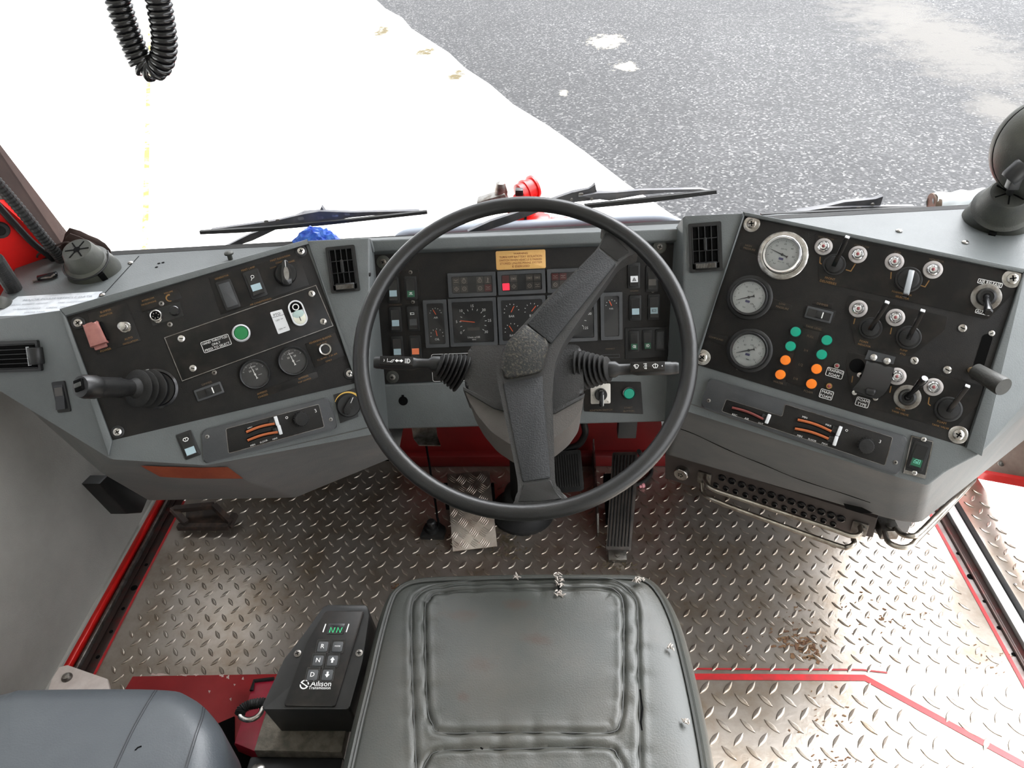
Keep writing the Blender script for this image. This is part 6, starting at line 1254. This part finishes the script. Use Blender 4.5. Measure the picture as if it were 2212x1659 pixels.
# lamp on its cone at the right end
cb = atZ(2152, 478, .80); ct = atZ(2182, 416, .876); t = thing('spotlight', 'round black convex lamp housing on a conical mount at the right end', 'spotlight', T(*cb)); X = aim((0, 0, 0), ct-cb, (1, 0, 0)); L_ = (ct-cb).length
m = MB(); m.lathe([(.060, -.006), (.058, .004), (.051, L_*.45), (.052, L_*.48), (.047, L_*.52), (.044, L_*.55), (.034, L_-.003), (.031, L_), (0, L_)], 40, X); body_ = obj('cone', m, 'olive', t); obj('grip_slots', coneslots(t, X, .031, L_), 'dark', body_)
m = MB(); m.box(.048, .058, -.006, .006, L_*.10, L_*.44, .001, X @ RZ(math.radians(-118))); obj('slot', m, 'dark', body_)
hc = atY(2262, 320, 1.30)-cb; fw = V((-.12, -.95, .22)).normalized(); X = aim(hc, hc+fw, (0, 0, 1)); r0 = .087
m = MB(); m.lathe([(r0*.93, -.022), (r0*.98, -.018), (r0, -.010), (r0*.985, -.002), (r0*.965, .0), (r0*.965, .002), (r0*.99, .004), (r0*.97, .012), (r0*.88, .028), (r0*.70, .044), (r0*.45, .055), (r0*.2, .060), (0, .061)], 48, X); hs_ = obj('housing', m, 'olive', t)
m = MB(); m.lathe([(r0*.92, -.021), (r0*.6, -.024), (0, -.026)], 40, X); obj('lens', m, 'gpane', hs_); m = MB(); m.tube([X @ V((r0*.972*math.cos(a), r0*.972*math.sin(a), .001)) for a in [i*PI/24 for i in range(48)]], .0022, 6, closed=True); obj('groove', m, 'dark', hs_)
kq = atY(2196, 372, 1.235)-cb; m = MB(); m.tube([ct-cb, (ct-cb).lerp(kq, .5)+V((0, .0, 0)), kq], [.007, .006, .007], 12); obj('stalk', m, 'black', t); X = T(*kq); m = MB(); m.lathe([(.014, -.016), (.016, -.012), (.016, .012), (.014, .016)], 20, X @ RY(.6)); m.box(-.006, .012, -.006, .010, -.03, .0, .002, X); obj('clamp', m, 'black', t)
# ================================================================ through the windscreen
def wiper(lab, blade, frame, arm, h0=-.034, holes=()):
    t = thing('windscreen_wiper', lab, 'wiper', PG0.M()); 
    for nm, pts, z0, z1, mt in (('blade', blade, h0, h0+.008, 'rubber'), ('frame', frame, h0-.012, h0-.002, wmat), ('arm', arm, h0-.022, h0-.010, wmat)):
        P_ = PG0.off(z1); m = MB(); m.prism(ccw(P_.quad(pts)), z0, z1, .001); obj(nm, m, mt, t)
    for p, w_, hh in holes: P_ = PG0.off(h0-.002); c = P_.loc(*p); m = MB(); m.prism(rr(w_, hh, hh*.45, c.x, c.y), h0-.003, h0-.0012); obj('rivet', m, 'dullsteel', t)
wmat = mat('wiper_metal', (62, 62, 66), .5, c2=(84, 82, 82), vs=30)
wiper('left windscreen wiper lying across the bright concrete', [(430, 500), (560, 492), (760, 474), (922, 456), (923, 463), (700, 487), (520, 503), (432, 507)], [(455, 496), (545, 484), (600, 476), (650, 464), (690, 456), (760, 459), (905, 455), (905, 459), (800, 466), (760, 470), (640, 487), (545, 494)], [(466, 541), (480, 536), (540, 506), (575, 494), (600, 486), (640, 466), (655, 459), (690, 457), (694, 446), (704, 460), (698, 469), (640, 480), (600, 494), (575, 506), (545, 520), (500, 535), (480, 543)], holes=((( 575, 478), .008, .004), ((600, 476), .008, .004), ((650, 472), .012, .006), ((692, 470), .012, .006), ((724, 466), .012, .004), ((750, 463), .010, .004)))
wiper('centre windscreen wiper reaching across the asphalt edge', [(1262, 443), (1400, 428), (1548, 411), (1549, 419), (1400, 438), (1270, 451)], [(1316, 434), (1386, 421), (1440, 416), (1540, 413), (1512, 408), (1384, 411), (1330, 416), (1290, 417), (1250, 425), (1305, 432)], [(1010, 500), (1060, 478), (1140, 452), (1196, 430), (1238, 415), (1272, 409), (1280, 404), (1286, 397), (1288, 415), (1330, 418), (1305, 430), (1232, 438), (1190, 448), (1100, 482), (1030, 505)], holes=(((1255, 420), .010, .005), ((1278, 430), .006, .006), ((1235, 431), .005, .005)))
wiper('right windscreen wiper lying flat along the dash edge', [(1645, 463), (1800, 456), (2002, 447), (2002, 452), (1800, 462), (1645, 469)], [(1702, 461), (1785, 449), (1840, 447), (1976, 445), (1976, 450), (1800, 457), (1720, 464)], [(1725, 456), (1790, 445), (1826, 436), (1862, 433), (1891, 431), (1909, 423), (1902, 445), (1860, 450), (1800, 452)], holes=(((1885, 442), .008, .006), ((1855, 449), .010, .004)))
# red water monitor on the front bumper
q = atY(1135, 505, 1.86); t = thing('water_monitor', 'red water monitor nozzle beyond the windscreen above the wheel', 'water monitor', T(q.x, q.y, .39)); I = t.matrix_world.inverted()
def cyl(a, b, prof, n=28): X = aim(a, b); L_ = (V(b)-V(a)).length; return MB().lathe([(r, z*L_) for r, z in prof], n, X)
g = lambda x, y, Y=1.86: I @ atY(x, y, Y)
m = MB(); m.lathe([(.045, 0), (.045, .12)], 24); obj('base', m, 'red', t)
m = MB(); m.lathe([(.046, 0), (.046, .09), (.050, .09), (.050, .11), (.036, .115)], 32, T(*(g(1142, 512)+V((0, 0, -.05))))); m.box(-.036, .060, -.04, .0, -.03, .036, .008, T(*g(1140, 486))); obj('body', m, 'red', t)
m = cyl(g(1136, 470), g(1133, 424), [(.028, 0), (.028, .55), (.042, .56), (.042, .80), (.032, .82), (.032, 1)]); obj('neck', m, 'red', t)
m = cyl(g(1120, 420), g(1154, 403, 1.89), [(.020, 0), (.027, .04), (.027, .35), (.031, .37), (.031, .48), (.027, .5), (.027, .86), (.032, .88), (.032, 1)]); hd = obj('head', m, 'red', t)
m = MB(); m.box(-.010, .010, -.02, .0, -.008, .008, .002, T(*g(1122, 411, 1.82))); obj('catch', m, 'black', hd)
m = MB(); m.box(-.003, .003, -.05, .0, -.03, .037, .001, T(*g(1133, 486, 1.855)) @ RY(.12)); obj('strap', m, 'dark', t)
m = MB(); m.tube([g(1188, 474), g(1236, 482)], .010, 12); m.tube([g(1222, 470), g(1224, 494)], .006, 10); obj('pipe', m, 'red', t)
m = MB(); m.box(-.05, .03, -.02, .02, -.015, .015, .004, T(*g(1072, 430)) @ RY(-.3)); m.lathe([(.014, 0), (.018, .02), (.012, .045), (0, .05)], 18, T(*g(1083, 430))); m.tube([g(1075, 432), g(1100, 455), g(1132, 478)], .008, 10); obj('fitting', m, 'dullsteel', t)
w = [atY(x, y, 1.80) for x, y in ((858, 528), (868, 513), (900, 504), (1000, 497), (1130, 489), (1280, 480), (1400, 474), (1442, 476), (1466, 486))]; t = thing('bumper_rail', 'grey tubular rail of the bumper just beyond the dash', 'rail', T(*w[4])); m = MB(); m.tube([p-w[4] for p in curve(w, 6)], .016, 12); obj('tube', m, mat('blue_grey_metal', (104, 110, 118), .5), t)
# blue plastic sheet and white rolled sheet
def crumple(name, lab, cat, c, sx, sy, sz, mt, seed, f=7.):
    t = thing(name, lab, cat, T(*c)); m = MB(); bmesh.ops.create_icosphere(m.b, subdivisions=4, radius=1); rs = random.Random(seed); D = [(V((rs.uniform(-1, 1), rs.uniform(-1, 1), rs.uniform(-1, 1))).normalized(), rs.uniform(f*.5, f), rs.uniform(0, 6)) for _ in range(7)]
    for v in m.b.verts:
        n = 1+sum(.075*abs(math.sin(v.co.dot(a)*k+p)) for a, k, p in D)-.18; v.co = V((v.co.x*sx*n, v.co.y*sy*n, max(0, v.co.z)*sz*n))
    obj('sheet', m, mt, t, sharp=15); return t
q = atZ(703, 512, .80); crumple('plastic_bag', 'crumpled blue plastic bag behind the left inner vent', 'bag', V((q.x+.0, 1.258, .80)), .040, .020, .040, 'blue', 3, 15.)
a, b = atY(2012, 440, 1.50), atY(2124, 430, 1.50); t = thing('rolled_sheet', 'white rolled sheet outside the windscreen beside the spotlight mount', 'sheet', T(*a)); X = aim((0, 0, 0), b-a, (0, 0, 1)); L_ = (b-a).length
m = MB(); vs = []; fs = []
for j in range(13):
    for i in range(25): th_ = 2*PI*1.25*i/24; r = .020-.007*i/24+.002*math.sin(j*1.3+i*.5); vs.append(X @ V((r*math.cos(th_)*1.2, r*math.sin(th_), L_*j/12+.004*math.sin(i*.8))))
for j in range(12):
    for i in range(24): k = j*25+i; fs.append((k, k+1, k+26, k+25))
m.raw(vs, fs); obj('sheet', m, 'paper', t); m = MB(); m.lathe([(.0215, -.001), (.0225, .006), (.0215, .012)], 24, X); obj('edge_band', m, mat('brown_edge', (84, 66, 50), .7), t)
# coiled cord hanging from the roof
path = curve([atY(x, y, .66) for x, y in ((215, -190), (232, -90), (255, 0), (272, 58), (294, 112), (308, 138), (328, 150), (346, 138), (354, 112), (355, 84), (350, 45), (342, 0), (334, -60), (330, -190))], 24); top = path[0]
t = thing('coiled_cord', 'black coiled cord hanging in a loop at the top left', 'cord', T(path[0].x, path[0].y, path[0].z)); up_ = V((0, 1, 0)); pts = []; acc = 0; pit = .0050; rc = .0082
for i in range(len(path)-1):
    a, b = path[i], path[i+1]; d = b-a; tt = d.normalized(); n1 = V((0, 1, 0)); n1 = (n1-n1.dot(tt)*tt).normalized(); n2 = tt.cross(n1); st = max(2, int(d.length/pit*16))
    for k in range(st): p = a+d*(k/st); ph = 2*PI*(acc+d.length*k/st)/pit; pts.append(p+(n1*math.cos(ph)+n2*math.sin(ph))*rc-path[0])
    acc += d.length
m = MB(); m.tube(pts, .0027, 7); obj('coil', m, 'gloss', t, sharp=80)
m = MB(); m.tube([V((0, 0, 0)), V((-.02, 0, .25)), V((-.03, 0, 2.0-path[0].z))], .003, 8); e_ = path[-1]-path[0]; m2 = MB(); m2.tube([e_, e_+V((-.01, 0, .25)), e_+V((-.05, 0, 2.0-path[-1].z))], .003, 8); obj('lead', m, 'gloss', t); obj('lead', m2, 'gloss', t)
# orange tape on the left fascia
PT = Pl(e1, e2, k1b); PT2 = Pl(e2, e2+(e2-k1b).cross(k2-e2).cross(e2-k2)*0+(e3-e2), k2)
nrm = (e2-e1).cross(k1b-e1).normalized(); nrm = nrm if nrm.dot(CAM-e1) > 0 else -nrm
def onface(o, n, px, py, h=.0015): r = ray(px, py); o = o+n*h; return CAM+r*((o-CAM).dot(n)/r.dot(n))
n2 = (k2-e2).cross(k1b-e2).normalized(); n2 = n2 if n2.dot(CAM-e2) > 0 else -n2
m = MB(); A_ = [onface(e1, nrm, *p) for p in ((303, 1006), (355, 1008), (430, 1010), (440, 1034), (400, 1033), (346, 1030))]; m.raw([LI @ p for p in A_], [tuple(range(6))]); tape = obj('tape', m, 'tape', left, label='strip of orange tape on the fascia')
m = MB(); A_ = [onface(e2, n2, *p) for p in ((430, 1010), (492, 1009), (526, 1034), (440, 1034))]; m.raw([LI @ p for p in A_], [(0, 1, 2, 3)]); obj('tape_end', m, 'tape', tape)

# black notch and crack in the right fascia
nR = (re1a-h3).cross(re3-h3).normalized(); nR = nR if nR.dot(CAM-h3) > 0 else -nR
m = MB(); A_ = [RI @ onface(h3, nR, *p, .002) for p in ((1822, 1087), (1862, 1096), (1886, 1108), (1860, 1109), (1827, 1099))]; m.raw(A_, [tuple(range(5))]); obj('notch', m, 'dark', right, label='black notch in the lower edge of the fascia')
m = MB(); m.tube([RI @ onface(h3, nR, p.x, p.y, .0002) for p in curve([V((x, y, 0)) for x, y in ((1452, 920), (1500, 938), (1553, 963), (1600, 984), (1650, 1004), (1706, 1028), (1760, 1047), (1815, 1064), (1880, 1086))], 4)], [.0005+.0003*(.5+.5*math.sin(i*.9)) for i in range(33)], 5); obj('crack', m, 'dark', right)
GR = {'rocker_switch': 'rocker switches on the dash', 'air_vent': 'black air vents on the dash', 'windscreen_wiper': 'windscreen wipers', 'dimmer_switch': 'sliding dimmer switches', 'heater_control': 'heater control panels', 'warning_lamp_module': 'warning light modules', 'column_stalk': 'column stalks', 'grab_rail': 'steel guard rails', 'conduit': 'black conduits by the pillar', 'side_console': 'side dash consoles', 'toggle_switch': 'bat toggle switches', 'rotary_switch': 'black rotary knobs', 'blanking_plug': 'blank switch plugs', 'push_button': 'round push buttons', 'pilot_lamp': 'tiny pilot lamps'}
for o in COL.objects:
    if o.parent is None and o.get('label') and not o.get('group') and o.name.split('.')[0] in GR: o['group'] = GR[o.name.split('.')[0]]
# ================================================================ light
w = bpy.data.worlds.new('world'); SC.world = w; w.use_nodes = True; N, L = w.node_tree.nodes, w.node_tree.links
bg = N['Background']; tc = N.new('ShaderNodeTexCoord'); nm = N.new('ShaderNodeVectorMath'); nm.operation = 'NORMALIZE'; L.new(tc.outputs['Generated'], nm.inputs[0])
acc = None     # hazy sky: bright towards the open door side, brighter ahead, brightest round the veiled sun
for d_, lo, hi, k in (((.80, -.05, .60), .3, 1.0, 4.0), ((.15, .80, .55), .2, .95, 1.5), ((.38, .44, .80), .78, 1.0, 16.0)):
    dt = N.new('ShaderNodeVectorMath'); dt.operation = 'DOT_PRODUCT'; dt.inputs[1].default_value = V(d_).normalized(); L.new(nm.outputs[0], dt.inputs[0])
    mr = N.new('ShaderNodeMapRange'); mr.interpolation_type = 'SMOOTHSTEP'; mr.inputs[1].default_value = lo; mr.inputs[2].default_value = hi; mr.inputs[3].default_value = 0; mr.inputs[4].default_value = k; L.new(dt.outputs['Value'], mr.inputs[0])
    ad = N.new('ShaderNodeMath'); ad.operation = 'ADD'; L.new(mr.outputs[0], ad.inputs[0])
    if acc is None: ad.inputs[1].default_value = .7
    else: L.new(acc, ad.inputs[1])
    acc = ad.outputs[0]
L.new(acc, bg.inputs[1]); bg.inputs[0].default_value = (.95, .97, 1, 1)
SC.view_settings.view_transform = 'Standard'; SC.view_settings.look = 'None'; SC.view_settings.exposure = .25; SC.view_settings.gamma = 1; SC.view_settings.use_curve_mapping = False
SC.render.film_transparent = False
cy = SC.cycles; cy.max_bounces = 8; cy.diffuse_bounces = 4; cy.glossy_bounces = 4; cy.transparent_max_bounces = 12; cy.caustics_reflective = False; cy.caustics_refractive = False; cy.use_denoising = True; cy.sample_clamp_indirect = 6
